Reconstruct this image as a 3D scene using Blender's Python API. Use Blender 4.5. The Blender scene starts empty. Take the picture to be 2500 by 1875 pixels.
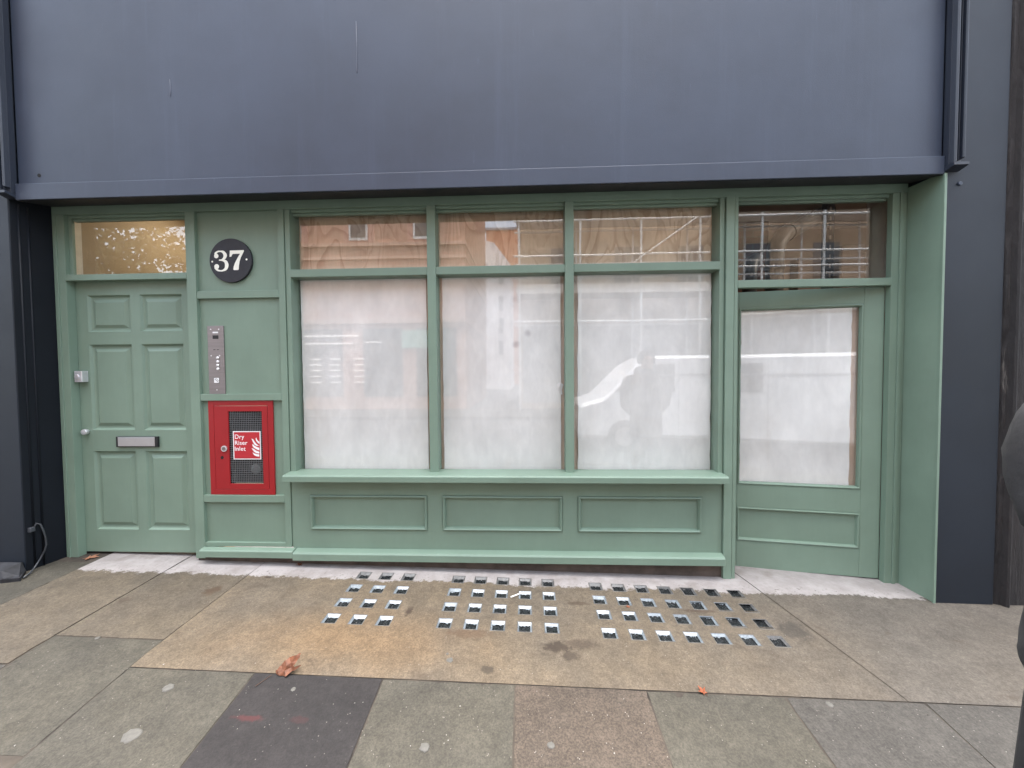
import bpy, bmesh, math, random
from mathutils import Vector, Matrix
R = math.radians
random.seed(37)
scene = bpy.context.scene
col = scene.collection

# ---------------------------------------------------------------- helpers
class MB:
    """collects faces and links them as ONE mesh object"""
    def __init__(self): self.v, self.f, self.m = [], [], []
    def face(self, pts, mi=0):
        i = len(self.v); self.v += [tuple(p) for p in pts]
        self.f.append(list(range(i, i+len(pts)))); self.m.append(mi)
    def mesh(self, vs, fs, mi=0):
        i = len(self.v); self.v += [tuple(p) for p in vs]
        for f in fs: self.f.append([i+k for k in f]); self.m.append(mi)
    def box(self, x0, x1, y0, y1, z0, z1, mi=0):
        vs = [(x0,y0,z0),(x1,y0,z0),(x1,y1,z0),(x0,y1,z0),(x0,y0,z1),(x1,y0,z1),(x1,y1,z1),(x0,y1,z1)]
        self.mesh(vs, [(3,2,1,0),(4,5,6,7),(0,1,5,4),(1,2,6,5),(2,3,7,6),(3,0,4,7)], mi)
    def prism_x(self, prof, x0, x1, mi=0):       # prof: (y,z) outline
        n = len(prof)
        vs = [(x0,y,z) for y,z in prof] + [(x1,y,z) for y,z in prof]
        fs = [[i,(i+1)%n,n+(i+1)%n,n+i] for i in range(n)] + [list(range(n))[::-1], list(range(n,2*n))]
        self.mesh(vs, fs, mi)
    def prism_z(self, prof, z0, z1, mi=0):       # prof: (x,y) outline
        n = len(prof)
        vs = [(x,y,z0) for x,y in prof] + [(x,y,z1) for x,y in prof]
        fs = [[i,(i+1)%n,n+(i+1)%n,n+i] for i in range(n)] + [list(range(n))[::-1], list(range(n,2*n))]
        self.mesh(vs, fs, mi)
    def prism_y(self, prof, y0, y1, mi=0):       # prof: (x,z) outline
        n = len(prof)
        vs = [(x,y0,z) for x,z in prof] + [(x,y1,z) for x,z in prof]
        fs = [[i,(i+1)%n,n+(i+1)%n,n+i] for i in range(n)] + [list(range(n))[::-1], list(range(n,2*n))]
        self.mesh(vs, fs, mi)
    def rings(self, loops, mi=0, cap0=True, cap1=True):
        n = len(loops[0]); vs = [p for l in loops for p in l]; fs = []
        for k in range(len(loops)-1):
            for i in range(n):
                j = (i+1) % n
                fs.append([k*n+i, k*n+j, (k+1)*n+j, (k+1)*n+i])
        if cap0: fs.append(list(range(n))[::-1])
        if cap1: fs.append([(len(loops)-1)*n+i for i in range(n)])
        self.mesh(vs, fs, mi)
    def tube(self, pts, r, n=8, mi=0):
        pts = [Vector(p) for p in pts]; rs = r if isinstance(r, (list, tuple)) else [r]*len(pts)
        loops = []; up = None
        for i, p in enumerate(pts):
            d = (pts[min(i+1, len(pts)-1)] - pts[max(i-1, 0)]).normalized()
            if up is None: up = Vector((0,0,1)) if abs(d.z) < .9 else Vector((1,0,0))
            a = d.cross(up).normalized(); b = a.cross(d).normalized(); up = b
            loops.append([tuple(p + (a*math.cos(t) + b*math.sin(t))*rs[i]) for t in [2*math.pi*k/n for k in range(n)]])
        self.rings(loops, mi)
    def disc_y(self, cx, cz, r, y0, y1, n=32, mi=0):  # short cylinder along y
        l0 = [(cx+r*math.cos(2*math.pi*k/n), y0, cz+r*math.sin(2*math.pi*k/n)) for k in range(n)]
        l1 = [(x, y1, z) for x, y, z in l0]
        self.rings([l0, l1], mi)
    def nest(self, rects, mi=0, cap=True):       # rects: (x0,x1,z0,z1,y) nested outlines facing -y
        loops = [[(x0,y,z0),(x1,y,z0),(x1,y,z1),(x0,y,z1)] for x0,x1,z0,z1,y in rects]
        self.rings(loops, mi, cap0=False, cap1=cap)
    def build(self, name, mats, parent=None, bevel=0, smooth=False):
        me = bpy.data.meshes.new(name); me.from_pydata(self.v, [], self.f); me.update()
        bm = bmesh.new(); bm.from_mesh(me); bmesh.ops.recalc_face_normals(bm, faces=bm.faces); bm.to_mesh(me); bm.free()
        if not isinstance(mats, (list, tuple)): mats = [mats]
        for m in mats: me.materials.append(m)
        for p, mi in zip(me.polygons, self.m): p.material_index = mi; p.use_smooth = smooth
        o = bpy.data.objects.new(name, me); col.objects.link(o)
        if parent: o.parent = parent
        if bevel:
            b = o.modifiers.new('bevel', 'BEVEL'); b.width = bevel; b.segments = 2; b.limit_method = 'ANGLE'; b.angle_limit = R(40)
        return o

def tag(o, label=None, cat=None, group=None, kind=None):
    if label: o['label'] = label
    if cat: o['category'] = cat
    if group: o['group'] = group
    if kind: o['kind'] = kind
    return o
def thing(name, label, cat, loc=(0,0,0), rz=0, group=None):
    o = bpy.data.objects.new(name, None); o.empty_display_size = .1; col.objects.link(o)
    o.location = loc; o.rotation_euler.z = rz
    return tag(o, label, cat, group)
def bx(name, dims, mats, parent=None, bevel=0):
    mb = MB(); mb.box(*dims); return mb.build(name, mats, parent, bevel)
def copy_tree(o, parent=None):
    c = o.copy(); col.objects.link(c); c.parent = parent
    for ch in list(o.children): copy_tree(ch, c)
    return c
def text_mesh(txt, size, loc, rot, extrude=.0006, offset=.0, spacing=1.0, line=1.0):
    cu = bpy.data.curves.new('lettering', 'FONT'); cu.body = txt; cu.size = size; cu.extrude = extrude; cu.offset = offset
    cu.space_character = spacing; cu.space_line = line
    t = bpy.data.objects.new('lettering', cu); col.objects.link(t)
    bpy.context.view_layer.update()
    me = bpy.data.meshes.new_from_object(t.evaluated_get(bpy.context.evaluated_depsgraph_get()))
    bpy.data.objects.remove(t); bpy.data.curves.remove(cu)
    me.transform(Matrix.Translation(loc) @ rot)
    return me
def mesh_obj(name, me, mat, parent=None):
    me.materials.clear(); me.materials.append(mat)
    o = bpy.data.objects.new(name, me); col.objects.link(o)
    if parent: o.parent = parent
    return o

# ---------------------------------------------------------------- materials
def new_mat(name):
    m = bpy.data.materials.new(name); m.use_nodes = True; nt = m.node_tree
    return m, nt, nt.nodes['Principled BSDF']
class NT:
    def __init__(self, nt):
        self.nt = nt; self.tc = nt.nodes.new('ShaderNodeTexCoord')
    def n(self, t, **kw):
        x = self.nt.nodes.new(t)
        for k, v in kw.items(): setattr(x, k, v)
        return x
    def link(self, a, b): self.nt.links.new(a, b)
    def coords(self, stretch=(1,1,1), loc=(0,0,0), rot=(0,0,0)):
        m = self.n('ShaderNodeMapping'); m.inputs['Scale'].default_value = stretch; m.inputs['Location'].default_value = loc; m.inputs['Rotation'].default_value = rot
        self.link(self.tc.outputs['Object'], m.inputs['Vector']); return m.outputs['Vector']
    def noise(self, scale, detail=5, rough=.55, stretch=(1,1,1), loc=(0,0,0), dist=0):
        t = self.n('ShaderNodeTexNoise'); t.inputs['Scale'].default_value = scale; t.inputs['Detail'].default_value = detail
        t.inputs['Roughness'].default_value = rough; t.inputs['Distortion'].default_value = dist
        self.link(self.coords(stretch, loc), t.inputs['Vector']); return t.outputs['Fac']
    def ramp(self, fac, lo, hi, smooth=True):
        t = self.n('ShaderNodeMapRange'); t.interpolation_type = 'SMOOTHSTEP' if smooth else 'LINEAR'
        t.inputs['From Min'].default_value = lo; t.inputs['From Max'].default_value = hi
        self.link(fac, t.inputs['Value']); return t.outputs['Result']
    def math(self, op, a, b=None):
        t = self.n('ShaderNodeMath', operation=op)
        for i, x in enumerate([a, b]):
            if x is None: continue
            if isinstance(x, (int, float)): t.inputs[i].default_value = x
            else: self.link(x, t.inputs[i])
        return t.outputs[0]
    def mix(self, fac, a, b):
        t = self.n('ShaderNodeMix', data_type='RGBA')
        for s, x in ((t.inputs[0], fac), (t.inputs[6], a), (t.inputs[7], b)):
            if isinstance(x, (int, float)): s.default_value = x
            elif isinstance(x, (tuple, list)): s.default_value = (*x[:3], 1)
            else: self.link(x, s)
        return t.outputs[2]
    def mul(self, c, fac, lo, hi):
        g = self.n('ShaderNodeMapRange'); g.inputs['To Min'].default_value = lo; g.inputs['To Max'].default_value = hi
        self.link(fac, g.inputs['Value'])
        t = self.n('ShaderNodeMix', data_type='RGBA', blend_type='MULTIPLY'); t.inputs[0].default_value = 1
        if isinstance(c, (tuple, list)): t.inputs[6].default_value = (*c[:3], 1)
        else: self.link(c, t.inputs[6])
        self.link(g.outputs['Result'], t.inputs[7]); return t.outputs[2]
    def bump(self, h, strength, dist, bsdf, prev=None):
        b = self.n('ShaderNodeBump'); b.inputs['Strength'].default_value = strength; b.inputs['Distance'].default_value = dist
        self.link(h, b.inputs['Height'])
        if prev: self.link(prev, b.inputs['Normal'])
        self.link(b.outputs['Normal'], bsdf.inputs['Normal']); return b.outputs['Normal']

def flat(name, c, rough=.5, metal=0, spec=.5, var=.12, vs=6, bump=0, bs=120, stretch=(1,1,1), coat=0):
    m, nt, p = new_mat(name); t = NT(nt)
    f = t.ramp(t.noise(vs, 6, .6, stretch), .25, .75)
    t.link(t.mul(c, f, 1-var, 1+var), p.inputs['Base Color'])
    p.inputs['Roughness'].default_value = rough; p.inputs['Metallic'].default_value = metal; p.inputs['Specular IOR Level'].default_value = spec
    p.inputs['Coat Weight'].default_value = coat
    r = t.n('ShaderNodeMapRange'); r.inputs['To Min'].default_value = rough-.05; r.inputs['To Max'].default_value = rough+.08
    t.link(t.noise(vs*2.3, 4), r.inputs['Value']); t.link(r.outputs['Result'], p.inputs['Roughness'])
    if bump: t.bump(t.noise(bs, 4, .6, stretch), bump, .002, p)
    return m

def paint_green():
    m, nt, p = new_mat('sage_green_paint'); t = NT(nt)
    c = t.mul((.180,.254,.196), t.ramp(t.noise(2.2, 6, .6), .2, .8), .91, 1.08)
    c = t.mul(c, t.noise(60, 3, .6, (1,1,.12)), .965, 1.035)
    dirt = t.math('MULTIPLY', t.ramp(t.noise(9, 8, .7), .62, .8), .22)
    t.link(t.mix(dirt, c, (.155,.195,.16)), p.inputs['Base Color'])
    p.inputs['Roughness'].default_value = .42; p.inputs['Specular IOR Level'].default_value = .4
    h = t.math('ADD', t.math('MULTIPLY', t.noise(45, 4, .6, (1,1,.25)), 1.0), t.math('MULTIPLY', t.noise(6, 3), .6))
    t.bump(h, .055, .003, p); return m
def paint_navy(name, base, spec, r0, r1, streak=1.0):
    m, nt, p = new_mat(name); t = NT(nt)
    c = t.mul(base, t.ramp(t.noise(.9, 7, .6), .25, .75), .78, 1.2)
    run = t.math('MULTIPLY', t.ramp(t.noise(3.2, 7, .68, (2.4,1,.12), (3,0,1)), .50, .78), .28*streak)
    c = t.mix(run, c, tuple(x*1.6 for x in base))
    chalk = t.math('MULTIPLY', t.ramp(t.noise(16, 8, .75, (1.6,1,.35), (7,2,0)), .60, .82), .30*streak)
    c = t.mix(chalk, c, tuple(x*2.2+.01 for x in base))
    t.link(c, p.inputs['Base Color'])
    r = t.n('ShaderNodeMapRange'); r.inputs['To Min'].default_value = r0; r.inputs['To Max'].default_value = r1
    t.link(t.noise(4, 6, .6), r.inputs['Value']); t.link(r.outputs['Result'], p.inputs['Roughness'])
    p.inputs['Specular IOR Level'].default_value = spec
    h = t.math('ADD', t.math('MULTIPLY', t.noise(210, 3, .6), .55), t.math('MULTIPLY', t.noise(5, 4, .5), 1.0))
    t.bump(h, .30, .003, p); return m
def concrete(name, ca, cb, dark, chips=.0, pale=False, stain=None, speck=.22, orange=False):
    m, nt, p = new_mat(name); t = NT(nt)
    c = t.mix(t.ramp(t.noise(1.4, 6, .62), .3, .7), ca, cb)
    if orange:
        sx = t.n('ShaderNodeSeparateXYZ'); t.link(t.tc.outputs['Object'], sx.inputs[0])
        dx = t.math('MULTIPLY', t.math('ADD', sx.outputs['X'], .95), .95); dy = t.math('MULTIPLY', t.math('ADD', sx.outputs['Y'], .70), 2.6)
        d = t.math('SQRT', t.math('ADD', t.math('MULTIPLY', dx, dx), t.math('MULTIPLY', dy, dy)))
        d = t.math('ADD', d, t.math('MULTIPLY', t.noise(3, 6, .6), .7))
        c = t.mix(t.math('MULTIPLY', t.ramp(d, 1.25, .35), .75), c, (0.1757, 0.1140, 0.0608))
        gx = t.ramp(t.math('ADD', sx.outputs['X'], t.math('MULTIPLY', t.noise(2, 5), .9)), 1.2, 2.4)
        c = t.mix(t.math('MULTIPLY', gx, .75), c, (0.0860, 0.0774, 0.0671))
    c = t.mul(c, t.ramp(t.noise(7, 8, .7), .25, .75), .80, 1.16)
    c = t.mul(c, t.ramp(t.noise(34, 7, .72), .3, .7), .82, 1.15)
    c = t.mul(c, t.ramp(t.noise(120, 5, .75), .32, .68), 1-speck*1.15, 1+speck*1.1)
    st = t.math('MULTIPLY', t.ramp(t.noise(3.3, 9, .72, (1,1.7,1), (2.2,0.4,0)), .58, .70), .55)
    c = t.mix(st, c, dark)
    sp = t.math('MULTIPLY', t.ramp(t.noise(19, 5, .6, (1,1,1), (5,1,0)), .67, .76), .7)
    c = t.mix(sp, c, dark)
    v = t.n('ShaderNodeTexVoronoi'); v.inputs['Scale'].default_value = 62; v.inputs['Randomness'].default_value = 1
    t.link(t.coords(), v.inputs['Vector'])
    ch = t.math('MULTIPLY', t.ramp(v.outputs['Distance'], .19, .09), t.ramp(t.noise(21, 3), .55, .62))
    c = t.mix(t.math('MULTIPLY', ch, .35+chips), c, (.30,.27,.235))
    rough_h = None
    if pale:
        s2 = t.n('ShaderNodeSeparateXYZ'); t.link(t.tc.outputs['Object'], s2.inputs[0])
        e = t.math('ADD', s2.outputs['Y'], t.math('MULTIPLY', t.math('SUBTRACT', t.noise(2.4, 4), .5), .10))
        e = t.math('ADD', e, t.math('MULTIPLY', t.math('SUBTRACT', t.noise(24, 8, .8), .5), .17))
        k = t.math('MULTIPLY', t.ramp(e, -.168, -.150), .93)
        pc = t.mix(t.ramp(t.noise(9, 7, .7), .3, .7), (.36,.335,.325), (.27,.245,.235))
        pits = t.ramp(t.noise(55, 4, .65, (1,1,1), (1,9,0)), .60, .68)
        pc = t.mix(t.math('MULTIPLY', pits, t.math('MULTIPLY', t.ramp(s2.outputs['Y'], -.05, -.11), .85)), pc, (.10,.083,.073))
        pc = t.mix(t.math('MULTIPLY', t.ramp(t.noise(4.5, 6, .6, (1,1,1), (4,4,0)), .52, .7), .5), pc, (.16,.135,.118))
        c = t.mix(k, c, pc)
    if stain:
        for (x, y, rx, ry, cc, amt) in stain:
            sx = t.n('ShaderNodeSeparateXYZ'); t.link(t.tc.outputs['Object'], sx.inputs[0])
            dx = t.math('MULTIPLY', t.math('SUBTRACT', sx.outputs['X'], x), 1/rx); dy = t.math('MULTIPLY', t.math('SUBTRACT', sx.outputs['Y'], y), 1/ry)
            d = t.math('SQRT', t.math('ADD', t.math('MULTIPLY', dx, dx), t.math('MULTIPLY', dy, dy)))
            d = t.math('ADD', d, t.math('MULTIPLY', t.math('SUBTRACT', t.noise(24, 8, .7, (1,1,1), (x,y,0)), .5), 2.2))
            c = t.mix(t.math('MULTIPLY', t.ramp(d, 1.0, .45), amt), c, cc)
    t.link(c, p.inputs['Base Color'])
    p.inputs['Specular IOR Level'].default_value = .32
    r = t.n('ShaderNodeMapRange'); r.inputs['To Min'].default_value = .55; r.inputs['To Max'].default_value = .9
    t.link(t.noise(5, 6), r.inputs['Value']); t.link(r.outputs['Result'], p.inputs['Roughness'])
    b = t.bump(t.noise(150, 5, .7), .35, .003, p)
    t.bump(t.noise(14, 6, .6), .30, .012, p, b)
    return m
def plywood():
    m, nt, p = new_mat('plywood'); t = NT(nt)
    f = t.noise(1.5, 3, .5, (1.9,1,.75), (2,0,1), .9)
    g = t.math('FRACT', t.math('MULTIPLY', f, 11.0))
    line = t.math('MULTIPLY', t.ramp(g, .42, .92), t.ramp(g, 1.0, .93))
    c = t.mix(t.ramp(f, .3, .7), (.64,.50,.35), (.54,.405,.27))
    c = t.mix(t.math('MULTIPLY', t.math('MULTIPLY', line, .6), t.ramp(t.noise(2.2, 4, .6, (1,1,1), (4,0,0)), .3, .6)), c, (.33,.20,.11))
    c = t.mul(c, t.noise(120, 5, .6, (1,1,.06)), .82, 1.15)
    c = t.mul(c, t.ramp(t.noise(2.1, 5), .3, .7), .85, 1.12)
    t.link(c, p.inputs['Base Color']); p.inputs['Roughness'].default_value = .7; return m
def whitewash():
    m, nt, p = new_mat('whitewashed_board'); t = NT(nt)
    c = t.mix(t.ramp(t.noise(1.5, 7, .62, (1,1,.8)), .32, .68), (.92,.92,.885), (.80,.80,.77))
    c = t.mul(c, t.ramp(t.noise(5.5, 7, .66, (1.3,1,.6)), .28, .72), .925, 1.03)
    c = t.mul(c, t.ramp(t.noise(5, 7, .7, (1.5,1,.5), (5,0,3)), .35, .65), .95, 1.02)
    c = t.mul(c, t.ramp(t.noise(2.6, 5, .6, (1,1,.8), (1,0,7), 1.5), .45, .60), .96, 1.01)
    wrm = t.math('MULTIPLY', t.ramp(t.noise(2.3, 7, .62, (1.2,1,.45), (9,0,4)), .54, .72), .28)
    c = t.mix(wrm, c, (.66,.60,.52))
    v = t.n('ShaderNodeTexVoronoi'); v.inputs['Scale'].default_value = 3.1; t.link(t.coords((1,1,1), (.37,0,.11)), v.inputs['Vector'])
    k = t.math('ADD', v.outputs['Distance'], t.math('MULTIPLY', t.math('SUBTRACT', t.noise(22, 4), .5), .06))
    c = t.mix(t.math('MULTIPLY', t.math('MULTIPLY', t.ramp(k, .115, .015), t.ramp(t.noise(1.7, 2, .5, (1,1,1), (2,0,6)), .32, .50)), .50), c, (.36,.34,.35))
    t.link(c, p.inputs['Base Color']); p.inputs['Roughness'].default_value = .75; p.inputs['Specular IOR Level'].default_value = .2
    return m
def glass(name, f0=.075, tint=(1,1,1), wob=.0, rough=0.0):
    m = bpy.data.materials.new(name); m.use_nodes = True; nt = m.node_tree; nt.nodes.clear(); t = NT(nt)
    out = t.n('ShaderNodeOutputMaterial'); tr = t.n('ShaderNodeBsdfTransparent'); gl = t.n('ShaderNodeBsdfGlossy'); geo = t.n('ShaderNodeNewGeometry'); dt = t.n('ShaderNodeVectorMath', operation='DOT_PRODUCT'); mx = t.n('ShaderNodeMixShader')
    tr.inputs['Color'].default_value = (*tint, 1); gl.inputs['Roughness'].default_value = rough
    t.link(geo.outputs['Normal'], dt.inputs[0]); t.link(geo.outputs['Incoming'], dt.inputs[1])
    c5 = t.math('POWER', t.math('SUBTRACT', 1.0, t.math('ABSOLUTE', dt.outputs['Value'])), 5.0)
    t.link(t.math('ADD', f0, t.math('MULTIPLY', c5, 1-f0)), mx.inputs[0]); t.link(tr.outputs[0], mx.inputs[1]); t.link(gl.outputs[0], mx.inputs[2]); t.link(mx.outputs[0], out.inputs['Surface'])
    if wob:
        b = t.n('ShaderNodeBump'); b.inputs['Strength'].default_value = wob; b.inputs['Distance'].default_value = .01
        t.link(t.noise(1.6, 2, .5), b.inputs['Height']); t.link(b.outputs[0], gl.inputs['Normal'])
    return m
def emit(name, c, s):
    m, nt, p = new_mat(name); p.inputs['Base Color'].default_value = (*c,1); p.inputs['Emission Color'].default_value = (*c,1); p.inputs['Emission Strength'].default_value = s; return m
def brick(name, c1, c2, mortar, scale=1.0, bump=.4):
    m, nt, p = new_mat(name); t = NT(nt)
    b = t.n('ShaderNodeTexBrick'); b.inputs['Scale'].default_value = 1; b.inputs['Brick Width'].default_value = .225*scale; b.inputs['Row Height'].default_value = .075*scale; b.inputs['Mortar Size'].default_value = .006*scale
    b.inputs['Color1'].default_value = (*c1,1); b.inputs['Color2'].default_value = (*c2,1); b.inputs['Mortar'].default_value = (*mortar,1)
    mp = t.n('ShaderNodeMapping'); mp.inputs['Rotation'].default_value = (R(90),0,0); t.link(t.tc.outputs['Object'], mp.inputs['Vector'])
    t.link(mp.outputs[0], b.inputs['Vector'])
    c = t.mul(b.outputs['Color'], t.ramp(t.noise(3, 7, .7), .2, .8), .7, 1.2)
    t.link(c, p.inputs['Base Color']); p.inputs['Roughness'].default_value = .85
    t.bump(b.outputs['Fac'], -bump, .01, p); return m

GREEN, NAVY = paint_green(), paint_navy('navy_paint', (.036,.047,.072), .45, .34, .54, 1.5)
NAVYC = paint_navy('dark_navy_moulding_paint', (.016,.021,.033), .6, .3, .45, .6)
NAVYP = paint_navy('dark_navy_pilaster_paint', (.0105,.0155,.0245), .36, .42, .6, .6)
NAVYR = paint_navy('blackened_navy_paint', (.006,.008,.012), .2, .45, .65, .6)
PLY, WHITE = plywood(), whitewash()
BATTEN = flat('bare_timber', (.60,.46,.345), .75, var=.3, vs=14, stretch=(1,1,.1))
GLASS = glass('window_glass', .095, wob=.04)
GLASS_DUSTY = glass('dusty_window_glass', .066, wob=.04, rough=.028)
BLACK = flat('black_plastic', (.012,.012,.014), .35)
CHROME = flat('polished_steel', (.80,.80,.83), .30, .65, var=.05)
STEEL = flat('brushed_steel', (.30,.275,.28), .38, .9, var=.10, vs=3, stretch=(1,1,14), bump=.08, bs=90)
ALU = flat('satin_aluminium', (.62,.60,.62), .33, 1, var=.06)
RED = flat('red_enamel', (.30,.009,.013), .38, var=.06, vs=8, bump=.05)
SIGNRED = flat('sign_red', (.44,.022,.032), .35, var=.05)
SIGNWHITE = flat('sign_white', (.82,.82,.82), .4, var=.03)
IVORY = flat('ivory_paint', (.88,.88,.78), .5, var=.04)
SLATE = flat('dark_slate', (.014,.015,.021), .55, var=.2, vs=20, bump=.2, bs=150)
DARK = flat('dark_void', (.008,.008,.008), .9)
RENDER_DARK = flat('stained_render', (.085,.066,.055), .85, var=.4, vs=7, bump=.5, bs=40)

# ---------------------------------------------------------------- ground
def prof(y):
    if y > 0: return 0.
    if y > -.85: return .03*y
    if y > -1.6: return -.0255 + .10*(y+.85)
    return -.1005 + .02*(y+1.6)
def G(x, y): return .01 - .019*x + prof(y)

def sheet(name, xs, ys, mat, dz=0, holes=(), thick=0, skew=None, kind='structure', label=None, cat=None, jit=0):
    """ground sheet following G over the grid lines xs, ys; skips cells whose centre lies in a hole; skirt of depth thick"""
    if jit:
        xs = sorted(set(round(v, 4) for a_, b_ in zip(xs, xs[1:]) for v in lin(a_, b_, .028))); ys = sorted(set(round(v, 4) for a_, b_ in zip(ys, ys[1:]) for v in lin(a_, b_, .028)))
    mb = MB(); nx, ny = len(xs), len(ys)
    def pt(i, j, d=0):
        x, y = xs[i], ys[j]
        if skew: x = skew(x, y)
        rr = random.Random(int((x*977+y*1313)*1000)); ex = ey = ez = 0.0
        if jit:
            if i in (0, nx-1): ex = rr.uniform(-jit, jit*.35)*(1 if i else -1)
            if j in (0, ny-1): ey = rr.uniform(-jit, jit*.35)*(1 if j else -1)
            if rr.random() > .93 and (i in (0, nx-1) or j in (0, ny-1)): ex *= 2.2; ey *= 2.2; ez = -.002
        return (x+ex, y+ey, G(x, y) + dz - d + ez)
    vs = [pt(i, j) for j in range(ny) for i in range(nx)]; fs = []
    for j in range(ny-1):
        for i in range(nx-1):
            cx, cy = (xs[i]+xs[i+1])/2, (ys[j]+ys[j+1])/2
            if any(a < cx < b and c < cy < d for a, b, c, d in holes): continue
            fs.append((j*nx+i, j*nx+i+1, (j+1)*nx+i+1, (j+1)*nx+i))
    mb.mesh(vs, fs)
    if thick:
        rim = [(i, 0) for i in range(nx)] + [(nx-1, j) for j in range(1, ny)] + [(i, ny-1) for i in range(nx-2, -1, -1)] + [(0, j) for j in range(ny-2, 0, -1)]
        for a, b in zip(rim, rim[1:]+rim[:1]):
            mb.face([pt(*a), pt(*b), pt(*b, thick), pt(*a, thick)])
    o = mb.build(name, mat, smooth=False)
    o['kind'] = kind
    if label: o['label'] = label; o['category'] = cat
    return o
def lin(a, b, step):
    n = max(1, round(abs(b-a)/step)); return [a+(b-a)*i/n for i in range(n+1)]

APRON = concrete('apron_concrete', (0.1361, 0.1050, 0.0706), (0.1134, 0.0932, 0.0697), (0.0529, 0.0386, 0.0277), .1, True,
    stain=[(.14,-.69,.085,.05,(0.0383,0.0279,0.0203),.85),(.27,-.665,.10,.045,(0.0495,0.0360,0.0270),.6),(.20,-.74,.06,.05,(0.0383,0.0279,0.0203),.7),(-.19,-.85,.045,.03,(0.0450,0.0360,0.0270),.7),
           (-.70,-.46,.03,.05,(0.0383,0.0248,0.0180),.8),(-.33,-.62,.14,.05,(0.0765,0.0428,0.0248),.5),(-1.75,-.17,.05,.018,(0.0383,0.0248,0.0180),.7),(1.45,-.50,.10,.09,(0.0383,0.0338,0.0293),.6),(1.02,-.36,.15,.02,(0.0540,0.0338,0.0225),.6),(.30,-.33,.10,.02,(0.0540,0.0360,0.0248),.6)], orange=True)
SIDE_TAN = concrete('tan_flagstone', (0.1109, 0.0890, 0.0622), (0.0916, 0.0764, 0.0580), (0.0420, 0.0336, 0.0252), 0, True, stain=[(-2.0,-.33,.06,.06,(.062,.037,.021),.7),(-2.45,-.45,.05,.03,(.055,.038,.027),.5)])
SLAB_GREEN = concrete('green_grey_slab', (0.0739, 0.0664, 0.0504), (0.0588, 0.0538, 0.0428), (0.0286, 0.0244, 0.0193), .15)
SLAB_DARK = concrete('charcoal_slab', (0.0286, 0.0252, 0.0244), (0.0218, 0.0193, 0.0189), (0.0126, 0.0113, 0.0113), .12, stain=[(-1.17,-1.125,.075,.018,(.075,.022,.022),.7),(-.95,-1.12,.06,.016,(.048,.02,.02),.5)], speck=.16)
SLAB_BROWN = concrete('brown_speckled_slab', (0.0840, 0.0647, 0.0487), (0.0672, 0.0538, 0.0420), (0.0319, 0.0244, 0.0193), .55, speck=.34)
SLAB_GREY = concrete('grey_slab', (0.0706, 0.0647, 0.0563), (0.0588, 0.0538, 0.0470), (0.0302, 0.0260, 0.0227), .1)
JOINT = flat('dirty_joint', (.050,.041,.032), .95, var=.65, vs=6)
ASPHALT = flat('asphalt', (.05,.05,.052), .85, var=.3, vs=3, bump=.6, bs=60)

# glass-block pavement lights
BL, WELL = .044, .026
groups = [('left', [-1.120+.1535*k for k in range(3)], [-.112,-.257,-.400,-.542]),
          ('mid', [-.472+.149*k for k in range(5)], [-.122,-.262,-.405,-.546]),
          ('right', [.434+.1467*k for k in range(7)], [-.150,-.288,-.424,-.575])]
bounds = [(-1.897,-.645),(-.645,.285),(.285,1.50)]
def row_shift(g, i, j):
    return -.005*i if g == 'right' and j < 3 else (-.002*i if g == 'right' else -.0015*i)
first = True
sk = lambda x, y: x + (max(0, (x-1.40)/.10))*(-.01 - .27*(y+.17)*.8) if x > 1.401 else x
for (g, xs0, ys0), (a, b) in zip(groups, bounds):
    xs = lin(a, xs0[0]-BL, .2); holes = []
    ys = sorted(set([-.918, -.849] + [y+s*(BL+.012) for y in ys0 for s in (-1,1)] + [.0,.30]))
    for x in xs0:
        xs += [x-BL, x+BL]
    xs += lin(xs0[-1]+BL, b, .2)[1:]
    xs = sorted(set(round(x,5) for x in xs)); ys = [round(y,5) for y in ys]
    for i, x in enumerate(xs0):
        for j, y in enumerate(ys0): holes.append((x-BL, x+BL, y-BL-.012, y+BL+.012))
    o = sheet('pavement', xs, ys, APRON, holes=holes, skew=sk if g == 'right' else None)

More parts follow.
